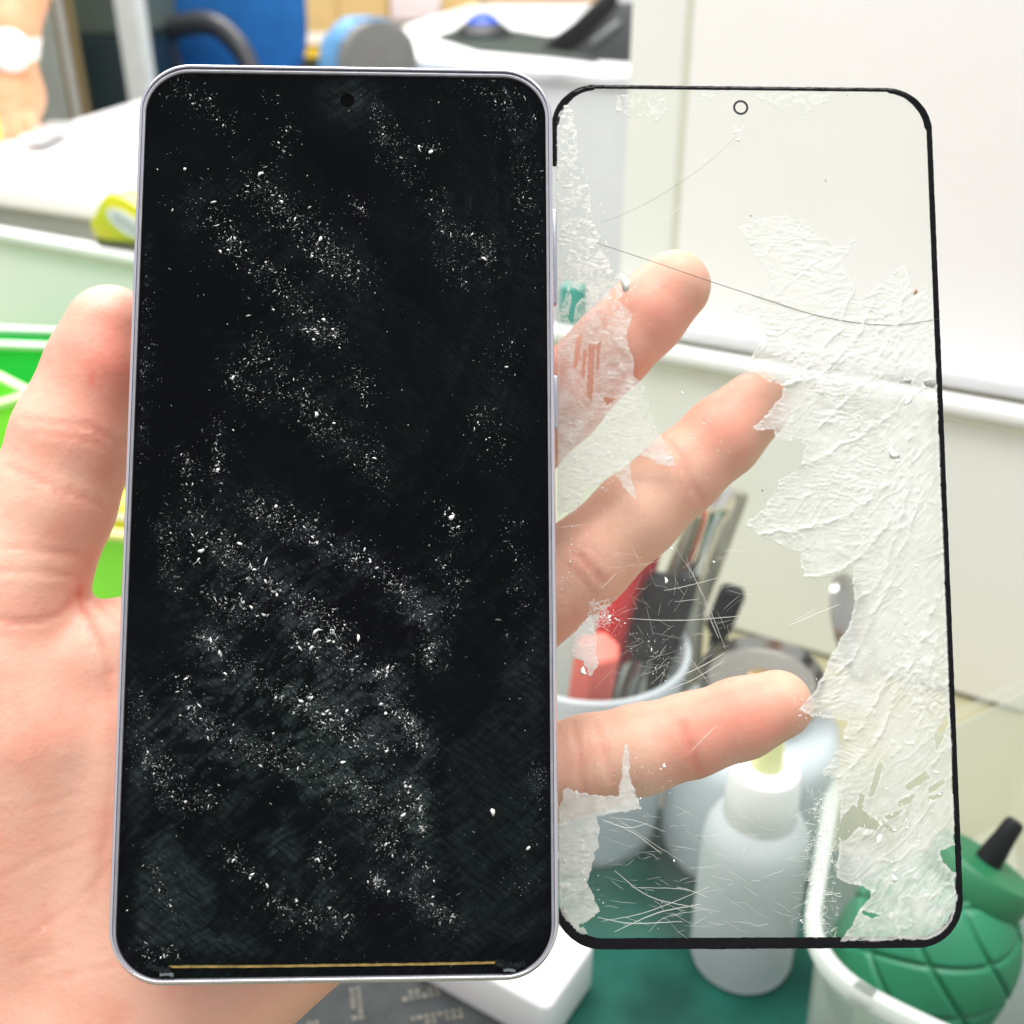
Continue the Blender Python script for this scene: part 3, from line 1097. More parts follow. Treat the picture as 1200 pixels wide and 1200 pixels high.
def hair(bm, pts, w, z, n=10, wob=0.0):
    P_ = spline([GL.hit(x, y, 0)[:2] for x, y in pts], n)
    L = []
    for i, p in enumerate(P_):
        a = np.array(P_[max(i - 1, 0)])
        b_ = np.array(P_[min(i + 1, len(P_) - 1)])
        t = (b_ - a) / (np.linalg.norm(b_ - a) + 1e-9)
        nn = np.array([-t[1], t[0]])
        p = np.array(p) + nn * rng.normal(0, wob)
        ww = w * (.35 + .65 * math.sin(math.pi * min(1, max(0, (i + .6) / (len(P_) + .2)))) ** .5)
        L.append([bm.verts.new(V((*((p + nn * ww / 2) * .001), z * .001))), bm.verts.new(V((*(p * .001), (z + w * .5) * .001))), bm.verts.new(V((*((p - nn * ww / 2) * .001), z * .001)))])
    for a, b_ in zip(L[:-1], L[1:]):
        for i in range(2):
            bm.faces.new((a[i], a[i + 1], b_[i + 1], b_[i]))


m_crack = mat('crack_dark', (0.10, 0.10, 0.09), rough=.3)
bm = bmesh.new()
hair(bm, [(705, 261), (730, 251), (760, 237), (800, 212), (835, 186), (863, 160)], .13, .02)
from_bm('crack', bm, film_mat('crack_faint', (.22, .22, .2), fac=.55, translucent=.1), glass)['label'] = 'faint curved crack below the camera ring'
bm = bmesh.new()
hair(bm, [(699, 285), (720, 292), (780, 312), (838, 332), (900, 352), (950, 368), (1000, 378), (1050, 381), (1101, 374)], .2, .16)
from_bm('crack', bm, film_mat('crack_strong', (.10, .10, .09), fac=.72, translucent=.1), glass)['label'] = 'long dark crack across the upper third'

bm = bmesh.new()
SCR = [((735, 725), (800, 727), (868, 722)), ((778, 692), (800, 688), (842, 677)), ((805, 660), (830, 710), (850, 760)), ((790, 640), (815, 680), (838, 740)), ((790, 795), (820, 782), (850, 765)),
       ((785, 808), (815, 795), (848, 775)), ((800, 760), (815, 780), (830, 800)), ((790, 705), (820, 702)), ((925, 733), (950, 722), (985, 708)), ((930, 728), (955, 714)), ((830, 720), (842, 748)),
       ((690, 755), (672, 745)), ((740, 640), (750, 660)), ((705, 960), (740, 975), (775, 1000)), ((708, 962), (735, 970), (760, 965)), ((715, 958), (745, 962), (780, 975)), ((720, 958), (760, 985), (800, 1010)),
       ((705, 1080), (760, 1068), (830, 1040)), ((720, 1092), (770, 1070), (820, 1060)), ((700, 1075), (740, 1082), (800, 1080)), ((720, 1020), (760, 1050), (820, 1065)), ((740, 1040), (800, 1042), (830, 1052)),
       ((760, 1092), (780, 1075), (830, 1065)), ((880, 985), (870, 1000), (876, 1010)), ((705, 690), (722, 672)), ((680, 760), (700, 735), (715, 740)), ((700, 570), (712, 576)), ((655, 618), (685, 615)),
       ((765, 270), (800, 240)), ((810, 880), (840, 850)), ((760, 830), (785, 850), (800, 880))]
for s in SCR:
    hair(bm, s, rng.uniform(.09, .2), .02, wob=.02)
for i in range(260):      # fine wipe scratches, mostly in the clear lower half
    if rng.random() < .5:
        x, y = rng.uniform(700, 870), rng.uniform(640, 800)
        a = rng.choice([-.3, .2, 1.1, -.9]) + rng.normal(0, .2)
    else:
        x, y = rng.uniform(705, 960), rng.uniform(950, 1095)
        a = rng.choice([.35, -.3, .1, .6]) + rng.normal(0, .2)
    Lr = rng.uniform(4, 36)
    dx, dy = math.cos(a) * Lr / 2, math.sin(a) * Lr / 2
    hair(bm, [(x - dx, y - dy), (x + rng.normal(0, 1), y + rng.normal(0, 1)), (x + dx, y + dy)], rng.uniform(.03, .075), .02, n=4)
for i in range(330):      # short curly crumbs of wiped glue beside the film
    x, y = (rng.uniform(945, 982), rng.uniform(925, 1098)) if rng.random() < .7 else (rng.uniform(690, 715), rng.uniform(705, 735))
    a = rng.uniform(0, 3.14)
    Lr = rng.uniform(3, 11)
    dx, dy = math.cos(a) * Lr / 2, math.sin(a) * Lr / 2
    hair(bm, [(x - dx, y - dy), (x + rng.normal(0, 2), y + rng.normal(0, 2)), (x + dx, y + dy)], rng.uniform(.07, .17), .02, n=4)
o = from_bm('scratches', bm, film_mat('scratch_white', (.8, .8, .77), fac=.5, translucent=.4), glass)
o['kind'] = 'stuff'

# ================================================================== HANDS (implicit surface -> mesh)


def round_cone(p, a, b, r1, r2):
    a = np.asarray(a, np.float32)
    b = np.asarray(b, np.float32)
    ba = b - a
    l2 = float(ba @ ba) + 1e-9
    rr = r1 - r2
    a2 = max(l2 - rr * rr, 1e-6)
    il2 = 1.0 / l2
    pa = p - a
    y = pa @ ba
    z = y - l2
    w = pa * l2 - y[..., None] * ba
    x2 = (w * w).sum(-1)
    y2 = y * y * l2
    z2 = z * z * l2
    k = np.sign(rr) * rr * rr * x2
    d = (np.sqrt(x2 * a2 * il2) + y * rr) * il2 - r1
    c1 = np.sign(z) * a2 * z2 > k
    c2 = np.sign(y) * a2 * y2 < k
    d = np.where(c2, np.sqrt(x2 + y2) * il2 - r1, d)
    d = np.where(c1, np.sqrt(x2 + z2) * il2 - r2, d)
    return d


def smin(a, b, k):
    h = np.maximum(k - np.abs(a - b), 0) / k
    return np.minimum(a, b) - h * h * h * k / 6.0


def eval_sdf(p, groups):
    tot = None
    for gk, prims in groups:
        g = None
        for a, b, r1, r2, k in prims:
            d = round_cone(p, a, b, r1, r2)
            g = d if g is None else smin(g, d, k)
        tot = g if tot is None else smin(tot, g, gk)
    return tot


def surface_nets(groups, res):
    P_ = np.array([q for _, pr in groups for q in [x[0] for x in pr] + [x[1] for x in pr]], np.float32)
    rmax = max(max(x[2], x[3]) for _, pr in groups for x in pr) + 3
    lo = P_.min(0) - rmax
    hi = P_.max(0) + rmax
    n = np.ceil((hi - lo) / res).astype(int) + 1
    xs = [lo[i] + res * np.arange(n[i], dtype=np.float32) for i in range(3)]
    D = np.empty(n, np.float32)
    for i in range(0, n[0], 12):
        sl = slice(i, min(i + 12, n[0]))
        g = np.stack(np.meshgrid(xs[0][sl], xs[1], xs[2], indexing='ij'), -1)
        D[sl] = eval_sdf(g, groups)
    ins = D < 0
    c = np.zeros(tuple(n - 1), np.int8)
    for dx in (0, 1):
        for dy in (0, 1):
            for dz in (0, 1):
                c += ins[dx:n[0] - 1 + dx, dy:n[1] - 1 + dy, dz:n[2] - 1 + dz]
    act = (c > 0) & (c < 8)
    idx = np.full(act.shape, -1, np.int64)
    cells = np.argwhere(act)
    idx[act] = np.arange(len(cells))
    verts = lo + (cells + 0.5) * res
    faces = []
    for ax in range(3):
        sl0 = [slice(None)] * 3
        sl1 = [slice(None)] * 3
        sl0[ax] = slice(0, n[ax] - 1)
        sl1[ax] = slice(1, n[ax])
        a = ins[tuple(sl0)]
        b = ins[tuple(sl1)]
        E_ = np.argwhere(a != b)
        o1, o2 = [(1, 2), (2, 0), (0, 1)][ax]
        ok = (E_[:, o1] > 0) & (E_[:, o2] > 0) & (E_[:, o1] < n[o1] - 1) & (E_[:, o2] < n[o2] - 1)
        E_ = E_[ok]
        flip = b[tuple(E_.T)]

        def g(d1, d2):
            t = E_.copy()
            t[:, o1] -= d1
            t[:, o2] -= d2
            return idx[tuple(t.T)]
        qd = np.stack([g(1, 1), g(0, 1), g(0, 0), g(1, 0)], 1)
        qd[flip] = qd[flip][:, ::-1]
        faces.append(qd)
    faces = np.concatenate(faces)
    faces = faces[(faces >= 0).all(1)]
    return verts.astype(np.float32), faces


def project(v, groups, it=4, target=None):
    e = 0.05
    for _ in range(it):
        d = eval_sdf(v, groups)
        g = np.stack([eval_sdf(v + np.eye(3, dtype=np.float32)[i] * e, groups) - d for i in range(3)], 1) / e
        gl_ = np.linalg.norm(g, axis=1, keepdims=True) + 1e-6
        g = g / gl_
        v = v - g * np.clip(d / gl_[:, 0], -1, 1)[:, None]
    return v, g


def hp(px, py, off):
    return PH.cs(px, py, off - 2.5)


def gp(px, py, off):
    return GL.cs(px, py, off)


K = 3.0
thumb = [(hp(130, 386, -15), hp(118, 432, -16), 8.5, 10.0, K), (hp(118, 432, -16), hp(88, 512, -18), 10.0, 11.6, K), (hp(88, 512, -18), hp(60, 590, -19), 11.4, 11.7, K),
         (hp(60, 590, -19), hp(16, 690, -20), 11.7, 12.6, K), (hp(16, 690, -20), hp(-5, 800, -23), 12.6, 17, 6)]
index = [(gp(790, 336, -10.2), gp(755, 371, -10.6), 7.3, 8.0, K), (gp(755, 371, -10.6), gp(719, 406, -11), 8.0, 8.1, K), (gp(719, 406, -11), gp(655, 470, -12), 8.2, 8.7, K),
         (gp(655, 470, -12), gp(610, 512, -13), 8.7, 9.0, K), (gp(610, 512, -13), hp(370, 722, -24), 9.1, 10.8, K)]
middle = [(gp(884, 477, -9.6), gp(845, 513, -10.2), 7.0, 7.9, K), (gp(845, 513, -10.2), gp(800, 553, -10.8), 7.9, 8.0, K), (gp(800, 553, -10.8), gp(745, 604, -11.4), 8.1, 8.7, K),
          (gp(745, 604, -11.4), gp(684, 660, -12), 8.7, 9.0, K), (gp(684, 660, -12), hp(425, 868, -24), 9.1, 10.8, K)]
ringf = [(gp(911, 826, -9.4), gp(868, 842, -10), 6.7, 7.6, K), (gp(868, 842, -10), gp(810, 861, -10.6), 7.6, 7.8, K), (gp(810, 861, -10.6), gp(750, 878, -11.2), 7.8, 8.4, K),
         (gp(750, 878, -11.2), gp(692, 893, -12), 8.4, 8.8, K), (gp(692, 893, -12), hp(388, 985, -24), 9.0, 10.4, K)]
pinky = [(hp(595, 1012, -19), hp(540, 1020, -22), 6.4, 7.0, K), (hp(540, 1020, -22), hp(470, 1048, -24), 7.2, 7.8, K), (hp(470, 1048, -24), hp(368, 1080, -23), 7.8, 10.2, K)]
palm = [(hp(370, 722, -24), hp(60, 1190, -36), 10.8, 17, 8), (hp(425, 868, -24), hp(40, 1230, -36), 10.8, 17, 8), (hp(388, 985, -24), hp(0, 1280, -36), 10.4, 17, 8),
        (hp(366, 1082, -23.5), hp(60, 1310, -33), 11.6, 18, 8), (hp(-5, 800, -23), hp(-70, 1100, -33), 17, 21, 8), (hp(40, 860, -26), hp(20, 1120, -35), 19, 20, 8),
        (hp(50, 782, -24), hp(370, 728, -24.5), 11.2, 10.8, 6), (hp(200, 850, -27), hp(120, 1050, -33), 16, 17, 10), (hp(300, 920, -26), hp(180, 1120, -32), 13, 17, 10),
        (hp(-40, 1250, -37), hp(-220, 1560, -44), 24, 27, 12)]
arm_a = np.array(hp(-220, 1560, -44))
palm.append((arm_a, arm_a + np.array([-60, -60, 40]), 27, 31, 10))
HAND = [(1, palm), (5, thumb), (5, index), (5, middle), (5, ringf), (4, pinky)]
hv, hf = surface_nets(HAND, 0.85)
hv, hg = project(hv, HAND, 4)
hpx = 600 + F * hv[:, 0] / -hv[:, 2]
hpy = 600 - F * hv[:, 1] / -hv[:, 2]
facing = (hg * (-hv / np.linalg.norm(hv, axis=1, keepdims=True))).sum(1)
CREASES = [([(28, 490), (60, 497), (100, 500), (150, 524)], 3.2, .26), ([(40, 506), (90, 512), (140, 530)], 3, .18), ([(8, 546), (45, 562), (80, 576), (118, 592)], 2.8, .24), ([(20, 556), (60, 574), (100, 590)], 2.5, .14),
           ([(-10, 641), (40, 644), (90, 650)], 3, .22), ([(-10, 671), (50, 671), (92, 676)], 2.8, .25), ([(-10, 727), (40, 728), (70, 720), (90, 700)], 3, .3),
           ([(93, 690), (98, 712), (112, 745), (130, 790)], 3.4, .5), ([(97, 697), (118, 712), (140, 735)], 2.6, .3), ([(100, 705), (105, 730), (104, 760)], 2.4, .25),
           ([(108, 690), (128, 705), (150, 730)], 2.2, .2), ([(125, 790), (133, 850), (128, 960), (110, 1060)], 5, .22), ([(0, 950), (50, 945), (90, 930)], 3, .10), ([(30, 1100), (90, 1060), (130, 1010)], 3, .12),
           ([(0, 1030), (60, 1000), (110, 980)], 2.6, .1), ([(60, 1150), (150, 1125), (250, 1160)], 3, .14), ([(20, 1130), (80, 1110), (130, 1120)], 2.6, .12),
           ([(300, 1160), (350, 1180), (372, 1176)], 3, .12), ([(200, 1180), (240, 1172), (290, 1185)], 3, .1),
           ([(802, 846), (806, 862), (812, 884), (820, 904)], 3, .4), ([(796, 848), (801, 870), (808, 895)], 2.4, .18), ([(670, 846), (680, 880), (684, 930)], 3, .3), ([(697, 850), (708, 880), (716, 915)], 3.2, .38),
           ([(686, 850), (694, 885), (699, 925)], 2.4, .2), ([(672, 648), (688, 660), (706, 682)], 3.2, .4), ([(664, 660), (680, 674), (696, 696)], 2.6, .22), ([(660, 640), (690, 640), (712, 660)], 2.4, .14),
           ([(786, 520), (800, 540), (812, 570), (822, 585)], 3, .34), ([(780, 530), (793, 550), (804, 580)], 2.4, .18),
           ([(700, 370), (715, 398), (740, 430)], 3, .3), ([(655, 690), (668, 700), (672, 715)], 2.4, .14)]
disp = np.zeros(len(hv))
tone = np.zeros(len(hv))
for pts, w, dep in CREASES:
    P_ = np.array(pts, float)
    bb = (hpx > P_[:, 0].min() - 30) & (hpx < P_[:, 0].max() + 30) & (hpy > P_[:, 1].min() - 30) & (hpy < P_[:, 1].max() + 30) & (facing > .05)
    ii = np.nonzero(bb)[0]
    if len(ii) == 0:
        continue
    d = line_d(hpx[ii] + 3 * fbm(hpy[ii] / 14, hpx[ii] / 14, 5, 3), hpy[ii] + 3 * fbm(hpx[ii] / 14, hpy[ii] / 14, 6, 3), pts)
    dep = dep * .9
    disp[ii] -= dep * np.exp(-(d / (w * 1.05)) ** 2)
    disp[ii] += dep * .22 * np.exp(-((d - w * 2.8) / (w * 1.6)) ** 2)
    tone[ii] += dep * .85 * np.exp(-(d / (w * 1.4)) ** 2)
# pads of the finger tips and thumb are redder, the ends pale
for x, y, rad, amp in ((790, 350, 52, .5), (862, 490, 55, .6), (885, 838, 60, .6), (130, 420, 62, .55), (110, 440, 70, .25), (690, 660, 50, .18), (808, 875, 34, .25), (30, 760, 110, .1),
                       (60, 1080, 120, .08), (30, 850, 90, .12), (660, 430, 80, .45), (690, 400, 60, .3)):
    tone += amp * np.exp(-(((hpx - x) ** 2 + (hpy - y) ** 2) / rad ** 2)) * (facing > -.2)
for x, y, rad, amp in ((805, 302, 20, -.35), (900, 455, 20, -.3), (938, 800, 20, -.3), (120, 334, 18, -.45)):
    tone += amp * np.exp(-(((hpx - x) ** 2 + (hpy - y) ** 2) / rad ** 2))
tone += 0.5 * np.exp(-(((hpx - 107) / 3.2) ** 2 + ((hpy - 443) / 6) ** 2))
disp += 0.10 * fbm(hv[:, 0] / 9, hv[:, 1] / 9, 9, 3) + 0.05 * fbm(hv[:, 0] / 2.2, hv[:, 1] / 2.2, 19, 3)
hv = hv + hg * disp[:, None]
hc = np.array(hp(150, 950, -30))
CRn = CR
verts_w = (hv - hc) / 1000 @ CRn.T


def orient(v, f, g):
    nrm = np.cross(v[f[:, 2]] - v[f[:, 0]], v[f[:, 3]] - v[f[:, 1]])
    return f[:, ::-1] if ((nrm * g[f[:, 0]]).sum(1) > 0).mean() < .5 else f


hf = orient(hv, hf, hg)
m_skin = skin_mat('skin', (0.71, 0.400, 0.295), (0.69, 0.215, 0.155))
hand = from_arrays('hand', verts_w, hf, m_skin, attrs={'tone': np.clip(tone, -.5, 1)}, loc=c2w(hc))
tag(hand, 'open left hand holding the phone, three fingers spread behind the clear glass', 'hand')

# ================================================================== SETTING
m_bench = mat('bench_laminate', (0.36, 0.33, 0.20), rough=.45, var=.06, vscale=12)
bm = bmesh.new()
add_box(bm, (0, .35, -.02), (2.0, 1.5, .04), bev=.004)
tag(from_bm('bench_top', bm, m_bench), 'pale laminate bench top', 'bench top', kind='structure')
m_floor = mat('floor_vinyl', (0.16, 0.16, 0.14), rough=.5, var=.15, vscale=3)
bm = bmesh.new()
add_box(bm, (0, 4, -.80), (14, 16, .05))
tag(from_bm('floor', bm, m_floor), 'dull grey floor', 'floor', kind='structure')
bm = bmesh.new()
add_box(bm, (0, 7.2, .6), (14, .1, 2.8))
tag(from_bm('back_wall', bm, mat('wall_paint', (0.42, 0.42, 0.36), rough=.7, var=.05, vscale=2)), 'dim grey green back wall', 'wall', kind='structure')

# --- green mat
m_mat, nt, b = new_mat('green_mat')
n, l = nt.nodes, nt.links
tc = n.new('ShaderNodeTexCoord')
nz = n.new('ShaderNodeTexNoise')
nz.inputs['Scale'].default_value = 22
nz.inputs['Detail'].default_value = 6
l.new(tc.outputs['Object'], nz.inputs['Vector'])
cr = n.new('ShaderNodeValToRGB')
cr.color_ramp.elements[0].position = .35
cr.color_ramp.elements[0].color = (0.0, .036, .025, 1)
cr.color_ramp.elements[1].position = .72
cr.color_ramp.elements[1].color = (.010, .115, .08, 1)
l.new(nz.outputs['Fac'], cr.inputs['Fac'])
l.new(cr.outputs['Color'], b.inputs['Base Color'])
b.inputs['Roughness'].default_value = .5
b.inputs['Specular IOR Level'].default_value = .2
bm = bmesh.new()
add_box(bm, (.05, .20, .0022), (.46, .40, .0036), rot=Matrix.Rotation(R(-20), 3, 'Z'), bev=.001)
tag(from_bm('work_mat', bm, m_mat), 'dark green work mat lying on the bench under the bottles', 'mat')

# --- low partition with a white top rail, and the tall board behind it
ZR = .17
pa = ptz(-60, 261, ZR)
pb = ptz(1290, 502, ZR)
u_ = (pb - pa)[:2] / np.linalg.norm((pb - pa)[:2])
nrm_ = np.array([u_[1], -u_[0]])       # towards the viewer
if nrm_[1] > 0:
    nrm_ = -nrm_
ang_ = math.atan2(u_[1], u_[0])
RZ = Matrix.Rotation(ang_, 3, 'Z')
mid = (pa + pb) / 2
Lp = np.linalg.norm((pb - pa)[:2])
part = thing('low_partition', 'low cream bench partition with a white top rail, running behind the cup and bottles', 'partition', (mid[0], mid[1], 0))
m_cream = mat('cream_panel', (0.83, 0.83, 0.80), rough=.45, var=.02, vscale=4)
m_white = mat('white_trim', (0.84, 0.84, 0.83), rough=.35, var=.015)
bm = bmesh.new()
add_box(bm, V((0, 0, ZR / 2 - .0035)) - V((nrm_[0] * .012, nrm_[1] * .012, 0)), (Lp, .022, ZR - .0135), rot=RZ)
from_bm('panel', bm, m_cream, part)
bm = bmesh.new()
add_box(bm, V((-nrm_[0] * .004, -nrm_[1] * .004, ZR - .0025)), (Lp + .02, .013, .0072), rot=RZ, bev=.0015)
from_bm('top_rail', bm, m_white, part, angle=40)
m_seam = mat('seam', (0.45, 0.46, 0.36), rough=.6)
bm = bmesh.new()
add_box(bm, V((nrm_[0] * .0005, nrm_[1] * .0005, ZR - .0078)), (Lp, .004, .003), rot=RZ)
from_bm('seam', bm, m_seam, part)

# tall board
tb0 = ptd(727, 380, 0.70)
# line through the point parallel to the partition, stood a little behind it
base = np.array([*(pa[:2] - nrm_ * .075)])


def on_line(px, back):
    """point of the vertical plane `back` metres behind the partition seen in column px at the rail height"""
    d = ray(px, 420)
    o = pa[:2] - nrm_ * back
    # CO + d t on plane through o with normal nrm_
    t = ((o - CO[:2]) @ nrm_) / (d[:2] @ nrm_)
    return CO[:2] + d[:2] * t


BK = .034


def z_at(px, py, back):
    d = ray(px, py)
    o = pa[:2] - nrm_ * back
    return CAMZ + d[2] * (((o - CO[:2]) @ nrm_) / (d[:2] @ nrm_))


e0 = on_line(722, BK)
e1 = on_line(779, BK)
e2 = on_line(1330, BK)
boardroot = thing('tall_board', 'tall plain white board standing behind the low partition on the right', 'board', (*e0, 0))
m_board = mat('white_board', (0.87, 0.84, 0.845), rough=.35, var=.02, vscale=5)


def slab(name, a, b_, z0, z1, th, m, parent, off=0.0, bev=.0):
    a = np.array(a)
    b_ = np.array(b_)
    L = np.linalg.norm(b_ - a)
    c = (a + b_) / 2 - nrm_ * (th / 2) + nrm_ * off
    bm = bmesh.new()
    add_box(bm, (c[0] - e0[0], c[1] - e0[1], (z0 + z1) / 2), (L, th, z1 - z0), rot=RZ, bev=bev)
    return from_bm(name, bm, m, parent, angle=40)


zb = z_at(1112, 452, BK)
zt = z_at(1112, 431, BK)
slab('end_post', e0, e1 - u_ * .0012, 0.0, 1.1, .03, mat('end_post_white', (0.80, 0.79, 0.77), rough=.35, var=.02), boardroot)
slab('joint_strip', e1 - u_ * .0010, e1 + u_ * .0030, 0.0, 1.1, .028, mat('joint_olive', (0.66, 0.65, 0.56), rough=.5), boardroot, off=.0)
slab('board_panel', e1 + u_ * .0032, e2, zt + .0003, 1.1, .03, m_board, boardroot)
slab('bottom_rail', e1 + u_ * .0032, e2, zb, zt, .034, mat('rail_blue_grey', (0.74, 0.75, 0.76), rough=.3, metal=.2), boardroot, off=.004, bev=.002)
slab('plinth', e1 + u_ * .0032, e2, 0, zb - .0005, .02, mat('plinth_olive', (0.46, 0.45, 0.34), rough=.6), boardroot, off=-.004)

# ================================================================== BENCH THINGS
m_clearplast = film_mat('frosted_plastic', (0.80, 0.84, 0.86), fac=.72, translucent=.45, rough=.3, gloss=.06)
m_bottle = mat('milky_plastic', (0.62, 0.67, 0.68), rough=.35, var=.04, sss=.5, bump=.08, bscale=60)
m_bottle = film_mat('milky_film', (0.77, 0.81, 0.83), fac=.80, translucent=.45, rough=.3, gloss=.05)

# squeeze bottle
p0 = ptz(867, 1120, 0.004)
sq = thing('squeeze_bottle', 'small milky squeeze bottle with white cap and yellowish nozzle, standing on the mat', 'bottle', (p0[0], p0[1], .004))
bm = bmesh.new()
add_lathe(bm, [(.017, 0), (.0198, .0012), (.0206, .004), (.0206, .03), (.0204, .055), (.0203, .0635), (.0194, .0695), (.0170, .0745), (.0145, .0770), (.0130, .0782)], 64)
from_bm('bottle_body', bm, m_bottle, sq, angle=60)
bm = bmesh.new()
add_lathe(bm, [(.0136, .0775), (.0140, .0783), (.0136, .088), (.0130, .0975), (.0122, .0998), (.0075, .1012), (.0050, .1020)], 64)
from_bm('cap', bm, mat('cap_white', (0.84, 0.85, 0.84), rough=.35, var=.01), sq, angle=50)
bm = bmesh.new()
add_lathe(bm, [(.0062, .1015), (.0058, .106), (.0050, .118), (.0036, .132), (.0022, .138), (.0, .1382)], 32)
from_bm('nozzle', bm, mat('nozzle_yellow', (0.80, 0.82, 0.42), rough=.35, sss=.3), sq, angle=50)

# solvent jar with a steel dish
p1 = ptz(868, 985, .004)
jar = thing('solvent_jar', 'milky plastic solvent jar with a round steel dish on top, behind the squeeze bottle', 'jar', (p1[0], p1[1], .004))
bm = bmesh.new()
add_lathe(bm, [(.032, 0), (.036, .002), (.037, .006), (.037, .060), (.0355, .068), (.031, .074), (.026, .077), (.024, .079), (.024, .084)], 64)
from_bm('jar_body', bm, mat('jar_plastic', (0.68, 0.74, 0.78), rough=.3, var=.04, sss=.4), jar, angle=50)
m_steel = mat('steel', (0.40, 0.39, 0.37), rough=.18, metal=1.0, var=.05)
bm = bmesh.new()
add_lathe(bm, [(.0235, .0845), (.0262, .0855), (.0262, .094), (.0258, .0962), (.0250, .0966), (.0244, .0955), (.0225, .0925), (.012, .0912), (.0, .0908)], 64)
from_bm('steel_dish', bm, m_steel, jar, angle=50)
bm = bmesh.new()
add_lathe(bm, [(.006, .0912), (.0055, .094), (.003, .0948), (0, .0949)], 24)
from_bm('dish_button', bm, mat('brass', (0.5, 0.33, 0.15), rough=.3, metal=.9), jar, angle=50)
bm = bmesh.new()
Ml = Matrix.Translation(Vector((.036, .008, .112))) @ Matrix.Rotation(R(62), 4, 'Y') @ Matrix.Rotation(R(20), 4, 'X')
add_lathe(bm, [(.022, 0), (.0235, .001), (.0235, .004), (.021, .0055), (.008, .007), (0, .0072)], 48, M=Ml)
from_bm('steel_lid', bm, m_steel, jar, angle=50)

# tool cup
p2 = ptz(690, 930, .004)
CUPR = .041
pc = ptz(693, 757, .102)
cup = thing('plastic_cup', 'frosted white plastic cup holding tools, behind the lower fingers', 'cup', (pc[0], pc[1] - .002, .004))
bm = bmesh.new()
add_lathe(bm, [(.031, 0), (.033, .002), (.0375, .05), (.0405, .096), (.0425, .097), (.0425, .1005), (.0405, .101), (.0392, .0965), (.0362, .05), (.0315, .004), (0, .004)], 64)
from_bm('cup_wall', bm, film_mat('cup_plastic', (0.74, 0.80, 0.84), fac=.70, translucent=.4, rough=.3, gloss=.06), cup, angle=50)
CX, CY = pc[0], pc[1] - .002


def tool(name, label, cat, prof_handle, m_h, tip_len, tip_r, m_t, foot, top, group=None, tipname='blade'):
    """a hand tool standing in the cup: foot and top in world coordinates, handle upward"""
    foot = V(foot)
    top = V(top)
    ax = (top - foot).normalized()
    rot = ax.to_track_quat('Z', 'Y').to_matrix()
    o = thing(name, label, cat, foot, [list(r) for r in rot], group)
    bm = bmesh.new()
    add_lathe(bm, [(r, z) for r, z in prof_handle], 24)
    from_bm('handle', bm, m_h, o, angle=45)
    bm = bmesh.new()
    z0 = prof_handle[0][1]
    add_lathe(bm, [(tip_r * .5, z0 - tip_len), (tip_r, z0 - tip_len * .9), (tip_r, z0 + .002)], 16)
    from_bm(tipname, bm, m_t, o, angle=45)
    return o


m_red = mat('red_plastic', (0.62, 0.03, 0.03), rough=.3, var=.1)
m_coral = mat('coral_rubber', (0.78, 0.16, 0.12), rough=.45, var=.06)
m_blk = mat('black_rubber', (0.008, 0.009, 0.010), rough=.55, spec=.2, var=.2, vscale=150)
m_brown = mat('brown_tip', (0.16, 0.06, 0.04), rough=.5)
m_olive = mat('olive_metal', (0.33, 0.33, 0.26), rough=.4, metal=.4)


def px_at(px, py, z):
    return ptz(px, py, z)


def topz(px, py, D):
    return ptd(px, py, D)


f_, t_ = V((CX - .008, CY - .004, .012)), V(topz(700, 752, CY - .020))
ax_ = (t_ - f_).normalized()
gr = thing('pliers_grip', 'coral red plastic grip leaning low on the near side of the cup', 'grip', f_, [list(r) for r in ax_.to_track_quat('Z', 'Y').to_matrix()])
bm = bmesh.new()
L_ = (t_ - f_).length
add_prism(bm, [(-.007, -.009), (.005, -.010), (.010, -.003), (.009, .007), (-.003, .009), (-.009, .003)], L_ * .58, L_ * .98, bev=.0025)
from_bm('grip_body', bm, m_coral, gr, angle=40)
bm = bmesh.new()
add_tube(bm, [(0, 0, .0), (0, 0, L_ * .46)], .003, 12)
from_bm('shank', bm, m_steel, gr, smooth=True)
tool('screwdriver', 'dark red screwdriver behind the coral one in the cup', 'screwdriver',
     [(.003, .05), (.006, .055), (.0072, .08), (.0072, .125), (.0068, .134), (.004, .138), (0, .139)], m_red, .045, .002, m_steel,
     (CX - .004, CY + .012, .010), (topz(728, 690, CY + .012)))
tool('screwdriver', 'bright red screwdriver with brown end standing in the cup', 'screwdriver',
     [(.003, .07), (.006, .075), (.0062, .145), (.0055, .152), (0, .153)], m_red, .060, .002, m_steel,
     (CX + .004, CY + .020, .010), (topz(752, 672, CY + .024)))
tool('brush', 'wide black brush handle standing in the cup', 'brush',
     [(.004, .082), (.007, .085), (.0088, .092), (.0092, .112), (.0080, .122), (0, .124)], m_blk, .07, .003, m_steel,
     (CX + .006, CY + .004, .010), (topz(776, 700, CY + .012)), tipname='ferrule')
tool('tweezers', 'thin dark tweezers between the red screwdriver and the black brush', 'tweezers',
     [(.0015, .02), (.0030, .06), (.0034, .12), (.0030, .150), (.0, .151)], m_olive, .012, .0012, m_steel,
     (CX + .002, CY + .016, .010), (topz(790, 668, CY + .026)), tipname='points')
tool('knife', 'narrow black handled knife beside the brush in the cup', 'knife',
     [(.003, .07), (.0045, .075), (.0052, .11), (.0044, .128), (0, .130)], m_blk, .05, .002, m_steel,
     (CX + .012, CY - .002, .010), (topz(797, 712, CY + .006)))
